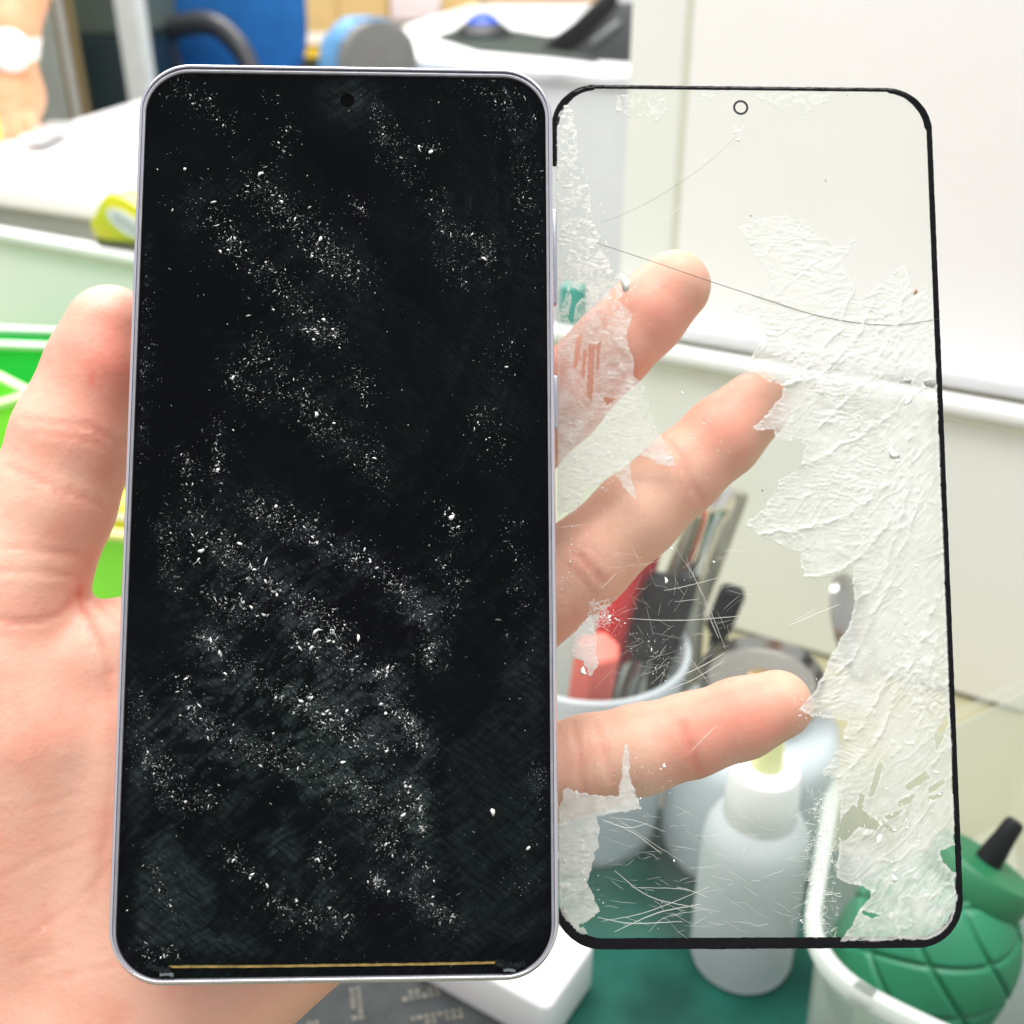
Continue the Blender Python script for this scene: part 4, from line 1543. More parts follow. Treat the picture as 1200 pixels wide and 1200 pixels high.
tool('tweezers', 'bright steel tweezers standing at the right edge of the cup', 'tweezers',
     [(.002, .02), (.0042, .06), (.0050, .12), (.0050, .146), (.0068, .152), (.0072, .158), (.005, .164), (0, .166)], mat('bright_steel', (.72, .71, .68), rough=.12, metal=1.0), .012, .0015, m_steel,
     (CX + .016, CY + .010, .010), (topz(818, 655, CY + .022)), tipname='points')
tool('marker', 'slim olive marker with a dark brown tip standing right of the cup', 'marker',
     [(.004, .03), (.0046, .04), (.0046, .14), (.004, .146), (0, .147)], m_olive, .02, .003, m_brown,
     (CX + .034, CY + .052, .006), (topz(839, 652, CY + .060)), tipname='nib')
bm = bmesh.new()
q0 = V(ptd(840, 636, CY + .062))
q1 = V(ptd(834, 668, CY + .060))
add_tube(bm, [q1, q1.lerp(q0, .6), q0], [.0036, .0034, .001], 12)
tag(from_bm('marker_tip', bm, m_brown, smooth=True), 'dark brown pointed cap above the slim olive marker', 'cap')
bm = bmesh.new()
k0 = ptd(850, 715, CY + .045)
add_box(bm, k0, (.012, .010, .026), rot=Matrix.Rotation(R(14), 3, 'Y'), bev=.003)
add_box(bm, (k0[0] - .002, k0[1], k0[2] / 2 - .006), (.008, .008, k0[2] - .014), bev=.002)
tag(from_bm('clamp', bm, m_blk, angle=40), 'small black clamp on a post right of the tool cup', 'clamp')
bm = bmesh.new()
k1 = ptd(806, 700, CY + .05)
add_tube(bm, [(k1[0], k1[1], .005), (k1[0] + .001, k1[1], .05), k1, (k1[0] + .003, k1[1] + .005, k1[2] + .035)], [.009, .009, .0085, .006], 20)
tag(from_bm('spray_can', bm, mat('grey_can', (.36, .36, .31), rough=.35, metal=.5), angle=40), 'narrow grey can standing behind the tool cup', 'can')

# frosted tub with the green blower
ZT = .085
cn = ptz(950, 1122, ZT)
cf = ptz(984, 905, ZT)
cfr = ptz(1240, 781, ZT)
cnr = ptz(1330, 1290, ZT)
ctr = (cn + cf + cfr + cnr) / 4
tub = thing('storage_tub', 'frosted clear plastic tub holding the green blower at the lower right', 'tub', (ctr[0], ctr[1], .0))


def round_poly(pts, r, k=10):
    out = []
    N = len(pts)
    for i in range(N):
        a, b_, c_ = np.array(pts[i - 1][:2]), np.array(pts[i][:2]), np.array(pts[(i + 1) % N][:2])
        d1 = (a - b_) / np.linalg.norm(a - b_)
        d2 = (c_ - b_) / np.linalg.norm(c_ - b_)
        for j in range(k + 1):
            t = j / k
            p = b_ + d1 * r * (1 - t) ** 2 + d2 * r * t ** 2
            out.append(p)
    return out


rim = [cn, ptz(1085, 1197, ZT), cnr, cfr, cf]
rim = round_poly([p[:2] - ctr[:2] for p in rim], .022, 12)
rim = np.array(rim)
cen_ = rim.mean(0)


def tub_ring(bm, s, z, add=0.0):
    out = []
    for p in rim:
        d = p - cen_
        L = np.linalg.norm(d)
        q_ = cen_ + d * s + d / L * add
        out.append(bm.verts.new((q_[0], q_[1], z)))
    return out


bm = bmesh.new()
rs = [tub_ring(bm, .90, .003), tub_ring(bm, .91, .006), tub_ring(bm, .972, ZT - .012), tub_ring(bm, .976, ZT - .010, .003), tub_ring(bm, .978, ZT - .006, .003),
      tub_ring(bm, .976, ZT - .006, .0012), tub_ring(bm, .968, ZT - .012, -.0012), tub_ring(bm, .91, .008, -.0012)]
k = len(rs[0])
for a, b_ in zip(rs[:-1], rs[1:]):
    for i in range(k):
        bm.faces.new((a[i], a[(i + 1) % k], b_[(i + 1) % k], b_[i]))
bm.faces.new(rs[0][::-1])
bm.faces.new(rs[-1])
from_bm('tub_wall', bm, film_mat('tub_plastic', (0.78, 0.82, 0.78), fac=.34, translucent=.45, rough=.25, gloss=.08), tub, angle=50)
bm = bmesh.new()
rs = [tub_ring(bm, .982, ZT - .004, .0055), tub_ring(bm, .985, ZT - .0005, .0058), tub_ring(bm, .985, ZT + .0012, .0045), tub_ring(bm, .985, ZT + .0012, .0005), tub_ring(bm, .985, ZT - .0002, -.0008), tub_ring(bm, .982, ZT - .004, .0045)]
for a, b_ in zip(rs, rs[1:] + rs[:1]):
    for i in range(k):
        bm.faces.new((a[i], a[(i + 1) % k], b_[(i + 1) % k], b_[i]))
bm.verts.ensure_lookup_table()
rd = [.68 - .56 * float(sstep(-.01, .035, np.array(v_.co.y + .35 * v_.co.x))) for v_ in bm.verts]
ro = from_bm('tub_rim', bm, film_mat('rim_plastic', (0.80, 0.83, 0.80), attr='dens', translucent=.35, rough=.25, gloss=.05), tub, angle=50)
ra = ro.data.attributes.new('dens', 'FLOAT', 'POINT')
ra.data.foreach_set('value', np.array(rd, np.float32))
bc = ptd(1082, 1117, .272)
axis = Vector((.47, .22, .86)).normalized()
rot = axis.to_track_quat('Z', 'X').to_matrix()
blow = thing('air_blower', 'green rubber air blower bulb with embossed diamond pattern and black nozzle, in the tub', 'air blower', bc, [list(r) for r in rot])
nu_, nv_ = 180, 130
BR = .0292
TH = np.linspace(0, 2 * math.pi, nu_, endpoint=False)
T = np.linspace(0, 1, nv_)
zz = -.036 + T * .069
prof = BR * np.sqrt(np.maximum(1 - (np.abs((zz + .002) / .0385)) ** 2.5, 0.0))
prof = np.maximum(prof, .0015)
thg, zg = np.meshgrid(TH, zz)
pg = np.repeat(prof[:, None], nu_, 1)
s1 = (thg * 5 / math.pi + zg / .0100 + .3) % 2
s2 = (thg * 5 / math.pi - zg / .0100 - .2) % 2
gd = np.exp(-(np.minimum(s1, 2 - s1) / .075) ** 2) + np.exp(-(np.minimum(s2, 2 - s2) / .075) ** 2)
pg = pg - .0017 * np.minimum(gd, 1) * (pg > .01)
idv = np.arange(nu_ * nv_).reshape(nv_, nu_)
nx = np.roll(idv, -1, 1)
qq = np.stack([idv[:-1], nx[:-1], nx[1:], idv[1:]], -1).reshape(-1, 4)
m_bulb = mat('green_rubber', (0.011, 0.16, 0.075), rough=.5, var=.06, vscale=60, sss=.0)
from_arrays('bulb', np.stack([pg * np.cos(thg), pg * np.sin(thg), zg], -1).reshape(-1, 3), qq, m_bulb, blow)
bm = bmesh.new()
add_lathe(bm, [(.0150, .0285), (.0178, .0295), (.0182, .031), (.0182, .0385), (.0172, .0402), (.006, .0408), (0, .0409)], 48)
from_bm('collar', bm, mat('green_collar', (0.009, 0.13, 0.05), rough=.5, var=.05), blow, angle=45)
bm = bmesh.new()
add_lathe(bm, [(.0046, .0405), (.0043, .045), (.0036, .051), (.0033, .0565), (.0027, .058), (0, .0582)], 24)
from_bm('nozzle', bm, m_blk, blow, angle=45)

# white box at the bottom, dark circuit board
B = ptz(643, 1181, .030)
A = ptz(560, 1136, .030)
Cc = ptz(682, 1108, .030)
ub = (A - B)[:2] / np.linalg.norm((A - B)[:2])
wb = np.array([-ub[1], ub[0]])
if wb[1] < 0:
    wb = -wb
bx_c = B[:2] + ub * .031 + wb * .018
bm = bmesh.new()
rotb = Matrix.Rotation(math.atan2(ub[1], ub[0]), 3, 'Z')
add_box(bm, (0, 0, .013), (.062, .036, .026), rot=rotb, bev=.0035, seg=4)
wbx = thing('white_box', 'small glossy white box lying on the bench below the phone', 'box', (bx_c[0], bx_c[1], .004))
from_bm('box_body', bm, mat('glossy_white', (0.84, 0.83, 0.84), rough=.25, var=.01), wbx, angle=40)
bm = bmesh.new()
for i in range(3):
    add_box(bm, (-.012 + i * .003, -.006, .0262), (.0012, .010, .0003), rot=rotb)
from_bm('embossed_marks', bm, mat('faint_grey', (.6, .6, .6)), wbx)
bm = bmesh.new()
pcb = thing('circuit_board', 'dark grey circuit board with pale solder pads on the bench at the bottom edge', 'circuit board', (*ptz(470, 1185, .006)[:2], .006))
rotp = Matrix.Rotation(R(12), 3, 'Z')
add_box(bm, (0, 0, 0), (.11, .07, .003), rot=rotp, bev=.0005)
from_bm('board', bm, mat('board_dark', (.028, .032, .032), spec=.2, rough=.6, var=.25, vscale=120, bump=.3, bscale=300), pcb)
bm = bmesh.new()
for (ox, oy, nx_, ny_) in ((-.018, .012, 2, 6), (.002, .006, 6, 2), (.004, -.006, 8, 2), (-.014, -.014, 7, 2), (-.035, .0, 2, 5), (-.016, .026, 1, 2)):
    for i in range(nx_):
        for j in range(ny_):
            if rng.random() < .85:
                q_ = rotp @ Vector((ox + i * .0026, oy - j * .0026, .0018))
                add_box(bm, q_, (.0013 * rng.uniform(.7, 1.3), .0016, .0008), rot=rotp)
o = from_bm('solder_pads', bm, mat('pad_beige', (.13, .12, .095), rough=.45, metal=.2, var=.3, vscale=400), pcb)
o['kind'] = 'stuff'

# ================================================================== LEFT SIDE: bins, dispenser, machine
m_lime = mat('lime_plastic', (0.24, 0.80, 0.05), rough=.4, var=.05, sss=.25)
m_lime2 = mat('green_plastic', (0.03, 0.62, 0.10), rough=.4, var=.05, sss=.2)
m_limerim = mat('lime_rim', (0.55, 0.80, 0.35), rough=.35)


def bin_(name, label, corner, w, d, z0, z1, rz, m, mi):
    """open-topped bin; corner = near right top corner, extends left and back"""
    o = thing(name, label, 'bin', (corner[0], corner[1], z0), None, 'green bins behind the thumb')
    o.rotation_euler = (0, 0, rz)
    h = z1 - z0
    t = .003
    bm = bmesh.new()
    add_box(bm, (-w / 2, t / 2, h / 2), (w, t, h))
    add_box(bm, (-w / 2, d - t / 2, h / 2), (w, t, h))
    add_box(bm, (-t / 2, d / 2, h / 2), (t, d - 2 * t - .0004, h))
    add_box(bm, (-w + t / 2, d / 2, h / 2), (t, d - 2 * t - .0004, h))
    add_box(bm, (-w / 2, d / 2, t / 2), (w - 2 * t - .0004, d - 2 * t - .0004, t))
    from_bm('bin_wall', bm, m, o)
    bm = bmesh.new()
    e = .003
    add_box(bm, (-w / 2, -e / 2 + t / 2, h + .0022), (w + 2 * e, t + e, .004), bev=.001)
    add_box(bm, (-w / 2, d + e / 2 - t / 2, h + .0022), (w + 2 * e, t + e, .004), bev=.001)
    add_box(bm, (e / 2 - t / 2, d / 2, h + .0022), (t + e, d - 2 * t - .002, .004), bev=.001)
    add_box(bm, (-w - e / 2 + t / 2, d / 2, h + .0022), (t + e, d - 2 * t - .002, .004), bev=.001)
    from_bm('bin_rim', bm, mi, o, angle=40)
    return o


c1 = ptd(38, 466, .60)
bin_('storage_bin', 'lime green open bin at the left edge, nearest the thumb', (c1[0], c1[1]), .13, .13, .002, c1[2], R(48), m_lime, m_limerim)
c2 = ptd(120, 412, .70)
bin_('storage_bin', 'darker green bin farthest back against the partition', (c2[0], c2[1]), .26, .03, .002, c2[2], R(-6), m_lime2, mat('pale_green_rim', (.6, .78, .6), rough=.4))
c3 = ptd(215, 640, .45)
bin_('storage_bin', 'bright green bin seen in the gap below the thumb', (c3[0], c3[1]), .13, .07, .002, c3[2], R(-12), m_lime, mat('lemon_rim', (.75, .80, .25), rough=.35))
bm = bmesh.new()
c4 = ptd(172, 610, .472)
add_box(bm, (0, 0, 0), (.07, .02, .022), rot=Matrix.Rotation(R(-14), 3, 'Z'), bev=.003)
yb = thing('yellow_packet', 'yellow packet with white stripes lying in the green bin in the gap by the thumb', 'packet', c4)
from_bm('packet', bm, mat('packet_yellow', (.85, .72, .02), rough=.4), yb, angle=40)
bm = bmesh.new()
for dz in (-.002, .0065):
    add_box(bm, (0, -.0002, dz), (.0708, .0205, .0035), rot=Matrix.Rotation(R(-14), 3, 'Z'))
from_bm('white_stripes', bm, m_white, yb)

# yellow-green dispenser on the rail
DD = .79
dp = [(118, 232), (128, 226), (143, 232), (162, 243), (186, 258), (200, 276), (200, 288), (158, 286), (128, 283), (110, 278), (104, 262), (109, 252), (118, 244)]
dc = ptd(150, 284, DD)
ex = np.array([u_[0], u_[1], 0])
ez = np.array([0, 0, 1.0])
ey = np.array([-nrm_[0], -nrm_[1], 0])


def to_plane(px, py):
    d = ray(px, py)
    t = ((dc - CO) @ ey) / (d @ ey)
    q_ = CO + d * t - dc
    return (q_ @ ex, q_ @ ez)


Md = Matrix([[ex[0], ez[0], -ey[0]], [ex[1], ez[1], -ey[1]], [ex[2], ez[2], -ey[2]]]).to_4x4()
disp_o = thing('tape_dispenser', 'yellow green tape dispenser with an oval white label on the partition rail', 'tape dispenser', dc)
bm = bmesh.new()
add_prism(bm, [to_plane(*p) for p in dp], -.022, 0, M=Md, bev=.002)
m_yg, nt, b = new_mat('yellow_green')
n, l = nt.nodes, nt.links
tc = n.new('ShaderNodeTexCoord')
sx = n.new('ShaderNodeSeparateXYZ')
l.new(tc.outputs['Object'], sx.inputs[0])
nz = n.new('ShaderNodeTexNoise')
nz.inputs['Scale'].default_value = 40
l.new(tc.outputs['Object'], nz.inputs['Vector'])
cr = n.new('ShaderNodeValToRGB')
cr.color_ramp.elements[0].position = .35
cr.color_ramp.elements[0].color = (.56, .58, .004, 1)
cr.color_ramp.elements[1].position = .65
cr.color_ramp.elements[1].color = (.68, .58, .004, 1)
l.new(nz.outputs['Fac'], cr.inputs['Fac'])
l.new(cr.outputs['Color'], b.inputs['Base Color'])
b.inputs['Roughness'].default_value = .35
from_bm('dispenser_body', bm, m_yg, disp_o, angle=40)
bm = bmesh.new()
ec = np.array(to_plane(149, 262))
e_x = np.array(to_plane(172, 278)) - ec
e_y = np.array(to_plane(154, 253)) - ec
add_prism(bm, [ec + e_x * math.cos(t) + e_y * math.sin(t) for t in np.linspace(0, 2 * math.pi, 32, endpoint=False)], .0002, .0012, M=Md)
from_bm('oval_label', bm, mat('label_grey', (.66, .67, .72), rough=.3, var=.16, vscale=260), disp_o)
bm = bmesh.new()
for k_ in range(3):
    for j_ in range(6):
        c_ = ec + e_x * (-.55 + j_ * .2 + .03 * k_) + e_y * (.35 - .35 * k_)
        add_prism(bm, [c_ + e_x * a_ + e_y * b_ for a_, b_ in ((-.06, -.09), (.07, -.07), (.06, .1), (-.07, .07))], .0013, .0015, M=Md)
from_bm('label_print', bm, mat('print_grey', (.30, .31, .36), rough=.5), disp_o)
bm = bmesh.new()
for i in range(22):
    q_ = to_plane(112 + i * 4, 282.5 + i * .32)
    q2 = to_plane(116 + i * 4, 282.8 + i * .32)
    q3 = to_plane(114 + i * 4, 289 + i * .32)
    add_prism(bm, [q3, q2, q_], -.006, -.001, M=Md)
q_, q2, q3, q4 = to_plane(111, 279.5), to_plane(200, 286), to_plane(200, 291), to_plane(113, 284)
add_prism(bm, [q4, q3, q2, q_], -.018, .0006, M=Md)  # strip below the teeth: shade under the body, put in as dark colour
from_bm('teeth_and_shade_strip', bm, mat('teeth_shade_dark', (.10, .11, .03), rough=.4), disp_o)

# white machine with vents, the shade on its front painted in as grey
DM = 1.05
m0 = ptd(-120, 198, DM)
ZM = .155
f0 = ptz(-140, 197, ZM)
f1 = ptz(330, 262, ZM)
b0 = ptz(-140, 178, ZM)
b0 = ptz(10, 166, ZM)
b1 = ptz(178, 112, ZM)
mach = thing('white_machine', 'large white flat-topped machine with rows of vent slots, beyond the partition at left', 'machine', (f0[0], f0[1], 0))
poly = [f0, f1, ptz(420, 120, ZM), b1, b0, ptz(-160, 190, ZM)]
poly = [f0, f1, ptz(480, 110, ZM), b1, b0, ptz(-260, 176, ZM)]
bm = bmesh.new()
add_prism(bm, [(p[0] - f0[0], p[1] - f0[1]) for p in poly], ZM - .022, ZM, bev=.004)
from_bm('top_shell', bm, m_white, mach, angle=40)
bm = bmesh.new()
pm = np.mean([p[:2] for p in poly], 0)
add_prism(bm, [tuple((p[:2] - f0[:2]) * .98 + (pm - f0[:2]) * .02) for p in poly], .0, ZM - .0225)
from_bm('front_body', bm, mat('machine_front_shade', (.30, .315, .29), rough=.5), mach)
bm = bmesh.new()
for i in range(15):
    a = ptz(4 + i * 8.6, 211 + i * 1.15, ZM)
    b_ = ptz(14 + i * 8.6, 203 + i * 1.15, ZM)
    c_ = (a + b_) / 2 - f0
    dv = (b_ - a)[:2]
    add_box(bm, (c_[0], c_[1], ZM + .0003), (np.linalg.norm(dv), .006, .001), rot=Matrix.Rotation(math.atan2(dv[1], dv[0]), 3, 'Z'))
from_bm('vent_slots', bm, mat('slot_grey', (.40, .41, .41), rough=.5), mach)
bm = bmesh.new()
a = ptz(-60, 204.5, ZM) - f0
b_ = ptz(135, 232.5, ZM) - f0
dv = (b_ - a)[:2]
add_box(bm, ((a[0] + b_[0]) / 2, (a[1] + b_[1]) / 2, ZM + .0002), (np.linalg.norm(dv), .004, .001), rot=Matrix.Rotation(math.atan2(dv[1], dv[0]), 3, 'Z'))
from_bm('groove', bm, mat('groove_grey', (.32, .32, .32), rough=.5), mach)

# small glue bottle at the very left edge, pen beyond it
gb = ptz(-3, 200, ZM)
glu = thing('glue_bottle', 'small clear bottle with a yellow cap at the left edge on the white machine', 'bottle', (gb[0], gb[1], ZM))
bm = bmesh.new()
add_lathe(bm, [(.012, 0), (.0145, .001), (.0145, .022), (.011, .028), (.010, .030)], 32)
from_bm('bottle_body', bm, mat('grey_plastic', (.5, .52, .5), rough=.25), glu, angle=45)
bm = bmesh.new()
add_lathe(bm, [(.0105, .0302), (.0105, .066), (.008, .069), (0, .07)], 32)
from_bm('cap', bm, mat('cap_yellow', (.88, .70, .01), rough=.35), glu, angle=45)
bm = bmesh.new()
pp0 = ptz(36, 165, ZM + .012)
pp1 = ptz(72, 146, ZM + .012)
dv = pp1 - pp0
add_box(bm, (pp0 + pp1) / 2, (np.linalg.norm(dv), .03, .009), rot=Matrix.Rotation(math.atan2(dv[1], dv[0]), 3, 'Z'), bev=.003)
tag(from_bm('handset', bm, mat('silver_plastic', (.62, .62, .62), rough=.3, metal=.3), angle=40), 'thin silver handset lying on the machine by the other person\'s hand', 'handset')

# ================================================================== THE OTHER PERSON'S ARM AND WATCH
AD = 1.42


def ac(px, py, D=AD):
    w = ptd(px, py, D)
    return (w - CO) @ CR * 1000


arm = [(ac(26, -60, 1.48), ac(14, 30), 44, 30, 10), (ac(14, 30), ac(10, 60), 30, 28.5, 8), (ac(10, 60), ac(12, 110), 28, 38, 14), (ac(12, 110), ac(16, 140, 1.40), 37, 27, 14),
       (ac(40, -200, 1.56), ac(26, -60, 1.48), 52, 44, 12), (ac(-14, 92), ac(-32, 140, 1.40), 20, 15, 10)]
fing = []
for i, (x0, x1, yy) in enumerate(((34, 42, 156), (20, 24, 164), (4, 2, 166), (-12, -20, 162))):
    fing.append((4, [(ac(x0 - 4, 138, 1.40), ac(x0, 150, 1.38), 14, 12.5, 5), (ac(x0, 150, 1.38), ac(x1, yy, 1.36), 12.5, 10, 4)]))
ARM = [(1, arm)] + fing + [(5, [(ac(-20, 110, 1.40), ac(-34, 150, 1.36), 17, 12, 4)])]
av, af = surface_nets(ARM, 3.5)
av, ag = project(av, ARM, 4)
af = orient(av, af, ag)
acn = np.array(ac(10, 60))
po = from_arrays('person', (av - acn) / 1000 @ CR.T, af, skin_mat('skin_far', (0.72, 0.39, 0.22), (0.66, 0.27, 0.14), .1),
                 attrs={'tone': np.clip(.15 + .25 * fbm(av[:, 0] / 30, av[:, 1] / 30, 7, 3), 0, 1)}, loc=c2w(acn))
tag(po, 'bare forearm and hand of a person working at the white machine, upper left corner', 'person')
wc = c2w(ac(12, 47))
axd = c2w(ac(12, 62)) - c2w(ac(15, 30))
wq = V(axd).normalized().to_track_quat('Z', 'X').to_matrix()
wat = thing('wrist_watch', 'large white watch on the wrist of the person at upper left', 'watch', wc, [list(r) for r in wq])
m_ws = mat('watch_white', (.86, .86, .84), rough=.3, var=.01)
bm = bmesh.new()
add_lathe(bm, [(.0305, -.012), (.0335, -.012), (.0335, .012), (.0305, .012), (.0305, -.012)], 40, cap=False)
from_bm('strap', bm, mat('strap_white', (.84, .80, .74), rough=.4), wat, angle=45)
# the case faces the viewer, a little to the right
d_ = (V(CO) - V(wc)).normalized()
dl = (wq.transposed() @ d_)
dl.z = 0
dl = (dl.normalized() + Vector((0, 0, .15))).normalized()
qf = dl.to_track_quat('Z', 'Y').to_matrix().to_4x4()
bm = bmesh.new()
add_lathe(bm, [(.019, .026), (.0235, .028), (.024, .034), (.0225, .041), (.018, .0435), (0, .044)], 40, M=qf)
from_bm('watch_case', bm, m_ws, wat, angle=45)
bm = bmesh.new()
gold_ring = [(.0305, .0125), (.0325, .0125), (.0325, .0155), (.0305, .0155), (.0305, .0125)]
add_lathe(bm, gold_ring, 40, cap=False)
from_bm('gold_bead', bm, mat('bead_gold', (.75, .5, .25), rough=.3, metal=.7), wat, angle=45)

# ================================================================== FAR ROOM
m_paint = mat('grey_white_metal', (.66, .68, .64), rough=.4, var=.04)


def vpost(name, label, x0, x1, ytop, ybot, D, m, th=.05, cat='post', zbot=-.77):
    a = ptd(x0, ytop, D)
    b_ = ptd(x1, ytop, D)
    top = 1.3
    o = thing(name, label, cat, ((a[0] + b_[0]) / 2, D, zbot))
    bm = bmesh.new()
    add_box(bm, (0, th / 2, (top - zbot) / 2), (abs(b_[0] - a[0]), th, top - zbot), bev=.004)
    from_bm('post_body', bm, m, o, angle=40)
    return o


vpost('metal_post', 'pale grey square metal post between the dark cabinet and the blue chair', 134, 160, 10, 120, 2.6, m_paint, .07)
pst = vpost('door_frame', 'thin grey door post with brown edges left of the dark cabinet', 64, 73, 10, 120, 2.4, mat('frame_grey', (.46, .46, .42), rough=.5), .05, 'door frame')
for s in (-1, 1):
    bm = bmesh.new()
    a = ptd(64, 10, 2.4)
    b_ = ptd(73, 10, 2.4)
    w = abs(b_[0] - a[0])
    add_box(bm, (s * (w / 2 + .005), .02, 1.035), (.009, .03, 2.07))
    from_bm('brown_edge', bm, mat('edge_brown', (.16, .11, .03), rough=.6), pst)
# dark cabinet
a = ptd(78, 60, 3.2)
b_ = ptd(150, 60, 3.2)
cab = thing('dark_cabinet', 'dark teal cabinet with a grey upper panel behind the pale post', 'cabinet', ((a[0] + b_[0]) / 2, 3.2, -.77))
w = abs(b_[0] - a[0]) + .06
zs = ptd(100, 42, 3.2)[2] + .77
bm = bmesh.new()
add_box(bm, (0, .2, zs / 2 - .003), (w, .4, zs - .006), bev=.004)
from_bm('lower_door', bm, mat('teal_black', (.008, .02, .022), rough=.4), cab)
bm = bmesh.new()
add_box(bm, (0, .22, (zs + 2.2) / 2), (w, .38, 2.2 - zs), bev=.004)
from_bm('upper_panel', bm, mat('slate_green', (.07, .09, .07), rough=.5), cab)
# grey side panel left of the frame
a = ptd(-40, 60, 3.0)
b_ = ptd(66, 60, 3.0)
bm = bmesh.new()
add_box(bm, ((a[0] + b_[0]) / 2, 3.03, .25), (abs(b_[0] - a[0]), .05, 2.04))
tag(from_bm('grey_screen', bm, mat('screen_grey', (.30, .32, .27), rough=.6, var=.08)), 'grey green screen panel behind the other person\'s arm', 'screen panel')

# shelf rack with cardboard boxes behind the chairs
m_card = mat('cardboard', (.52, .36, .15), rough=.8, var=.1)
m_shelf = mat('shelf_olive', (.30, .30, .22), rough=.6)
SD = 4.9
s0 = ptd(150, 30, SD)
s1 = ptd(600, 30, SD)
shelf = thing('shelf_rack', 'olive grey shelf rack with cardboard boxes behind the blue chairs', 'shelf', ((s0[0] + s1[0]) / 2, SD, -.77))
W_ = s1[0] - s0[0]
bm = bmesh.new()
add_box(bm, (0, .52, .9), (W_, .03, 1.8))
from_bm('back_sheet', bm, m_shelf, shelf)
zsh = ptd(400, 57, SD)[2]
zs1 = ptd(180, 30, SD)[2]
bm = bmesh.new()
add_box(bm, (0, .25, zsh + .77 - .02), (W_, .5, .03), bev=.003)
from_bm('shelf_board', bm, mat('shelf_yellow', (.72, .47, .02), rough=.5), shelf)
bm = bmesh.new()
add_box(bm, (0, .25, .30), (W_, .5, .03), bev=.003)
from_bm('shelf_board', bm, m_shelf, shelf)
xl = [(160, 198, 26, -16, .05), (336, 392, 44, -20, .04), (396, 452, 44, -20, .06), (178, 206, 92, 70, .0), (500, 560, 30, -20, .1)]
LB = ['cardboard box behind the pale post, upper left of the blue chair', 'cardboard box on the yellow shelf just right of the blue chair', 'cardboard box on the yellow shelf above the second chair',
      'small orange brown carton low beside the chair arm', 'cardboard box at the far right end of the shelf']
for (x0, x1, y1, y0, off), lb in zip(xl, LB):
    a = ptd(x0, y1, SD + off)
    b_ = ptd(x1, y0, SD + off)
    zb_ = zsh + .005 if y1 < 60 else a[2]
    bx = thing('cardboard_box', lb, 'box', ((a[0] + b_[0]) / 2, SD + off + .15, zb_), None, 'cardboard boxes on the shelf rack')
    h = max(.06, b_[2] - zb_)
    bm = bmesh.new()
    add_box(bm, (0, 0, h / 2), (abs(b_[0] - a[0]), .28, h), bev=.004)
    from_bm('carton', bm, m_card if y1 < 60 else mat('carton_orange', (.50, .30, .06), rough=.7), bx)
    bm = bmesh.new()
    add_box(bm, (0, -.1405, min(h * .16, .03)), (abs(b_[0] - a[0]) * .96, .002, min(h * .25, .045)))
    from_bm('tape', bm, mat('tape_white', (.72, .70, .66), rough=.5), bx)


def chair(label, px, D, yaw, grp, wide=.47, high=.5, zc=None, arm=True, cols=None):
    c = ptd(px, 40, D)
    o = thing('office_chair', label, 'chair', (c[0], D, -.77), None, grp)
    o.rotation_euler = (0, 0, yaw)
    zc = (zc if zc is not None else c[2]) + .77
    nu, nv = 40, 40
    # rounded pad, gently dished
    bm = bmesh.new()
    pts = []
    for i in range(48):
        a = 2 * math.pi * i / 48
        e = .62
        ca, sa = math.cos(a), math.sin(a)
        pts.append((wide / 2 * math.copysign(abs(ca) ** e, ca), high / 2 * math.copysign(abs(sa) ** e, sa)))
    Mx = Matrix.Translation(Vector((0, 0, zc))) @ Matrix.Rotation(R(90), 4, 'X')
    add_prism(bm, pts, -.03, .035, M=Mx, bev=.02)
    from_bm('backrest', bm, cols[0], o, angle=60)
    bm = bmesh.new()
    add_prism(bm, [(x * .97, y * .97) for x, y in pts], -.055, -.0305, M=Mx, bev=.01)
    from_bm('back_shell', bm, cols[1], o, angle=60)
    bm = bmesh.new()
    add_box(bm, (0, -.24, zc - .36), (.46, .46, .08), bev=.035, seg=4)
    from_bm('seat', bm, cols[0], o, angle=60)
    bm = bmesh.new()
    add_tube(bm, [(0, .05, zc - .1), (0, .07, zc - .3), (0, -.1, zc - .42), (0, -.2, zc - .42)], .02, 10)
    add_tube(bm, [(0, -.22, zc - .41), (0, -.22, .07)], .025, 12)
    from_bm('column', bm, cols[2], o, smooth=True)
    bm = bmesh.new()
    for i in range(5):
        a = 2 * math.pi * i / 5
        add_tube(bm, [(0, -.22, .10), (.28 * math.cos(a), -.22 + .28 * math.sin(a), .05)], [.025, .016], 10)
    from_bm('base', bm, cols[2], o, smooth=True)
    for i in range(5):
        a = 2 * math.pi * i / 5
        bm = bmesh.new()
        Mc = Matrix.Translation(Vector((.28 * math.cos(a), -.22 + .28 * math.sin(a), .025))) @ Matrix.Rotation(R(90), 4, 'Y')
        add_lathe(bm, [(.015, -.02), (.025, -.018), (.025, .018), (.015, .02)], 16, M=Mc)
        from_bm('caster', bm, cols[2], o, angle=40)
    return o, zc


m_blue = mat('blue_fabric', (.004, .12, .36), rough=.75, var=.12, vscale=20, bump=.2, bscale=600)
m_lblue = mat('light_blue', (.12, .33, .60), rough=.5, var=.08)
m_gshell = mat('shell_grey', (.20, .20, .19), rough=.45, var=.06)
m_dark = mat('dark_plastic', (.02, .02, .022), rough=.4)
m_armrest = mat('armrest_dark', (.035, .036, .04), rough=.3)
CD = 3.7
ch, zc = chair('blue fabric office chair with a black loop armrest', 276, CD, R(4), 'blue office chairs', wide=.44, high=.56, zc=ptd(276, 0, CD)[2] + .015, cols=(m_blue, m_dark, m_dark))
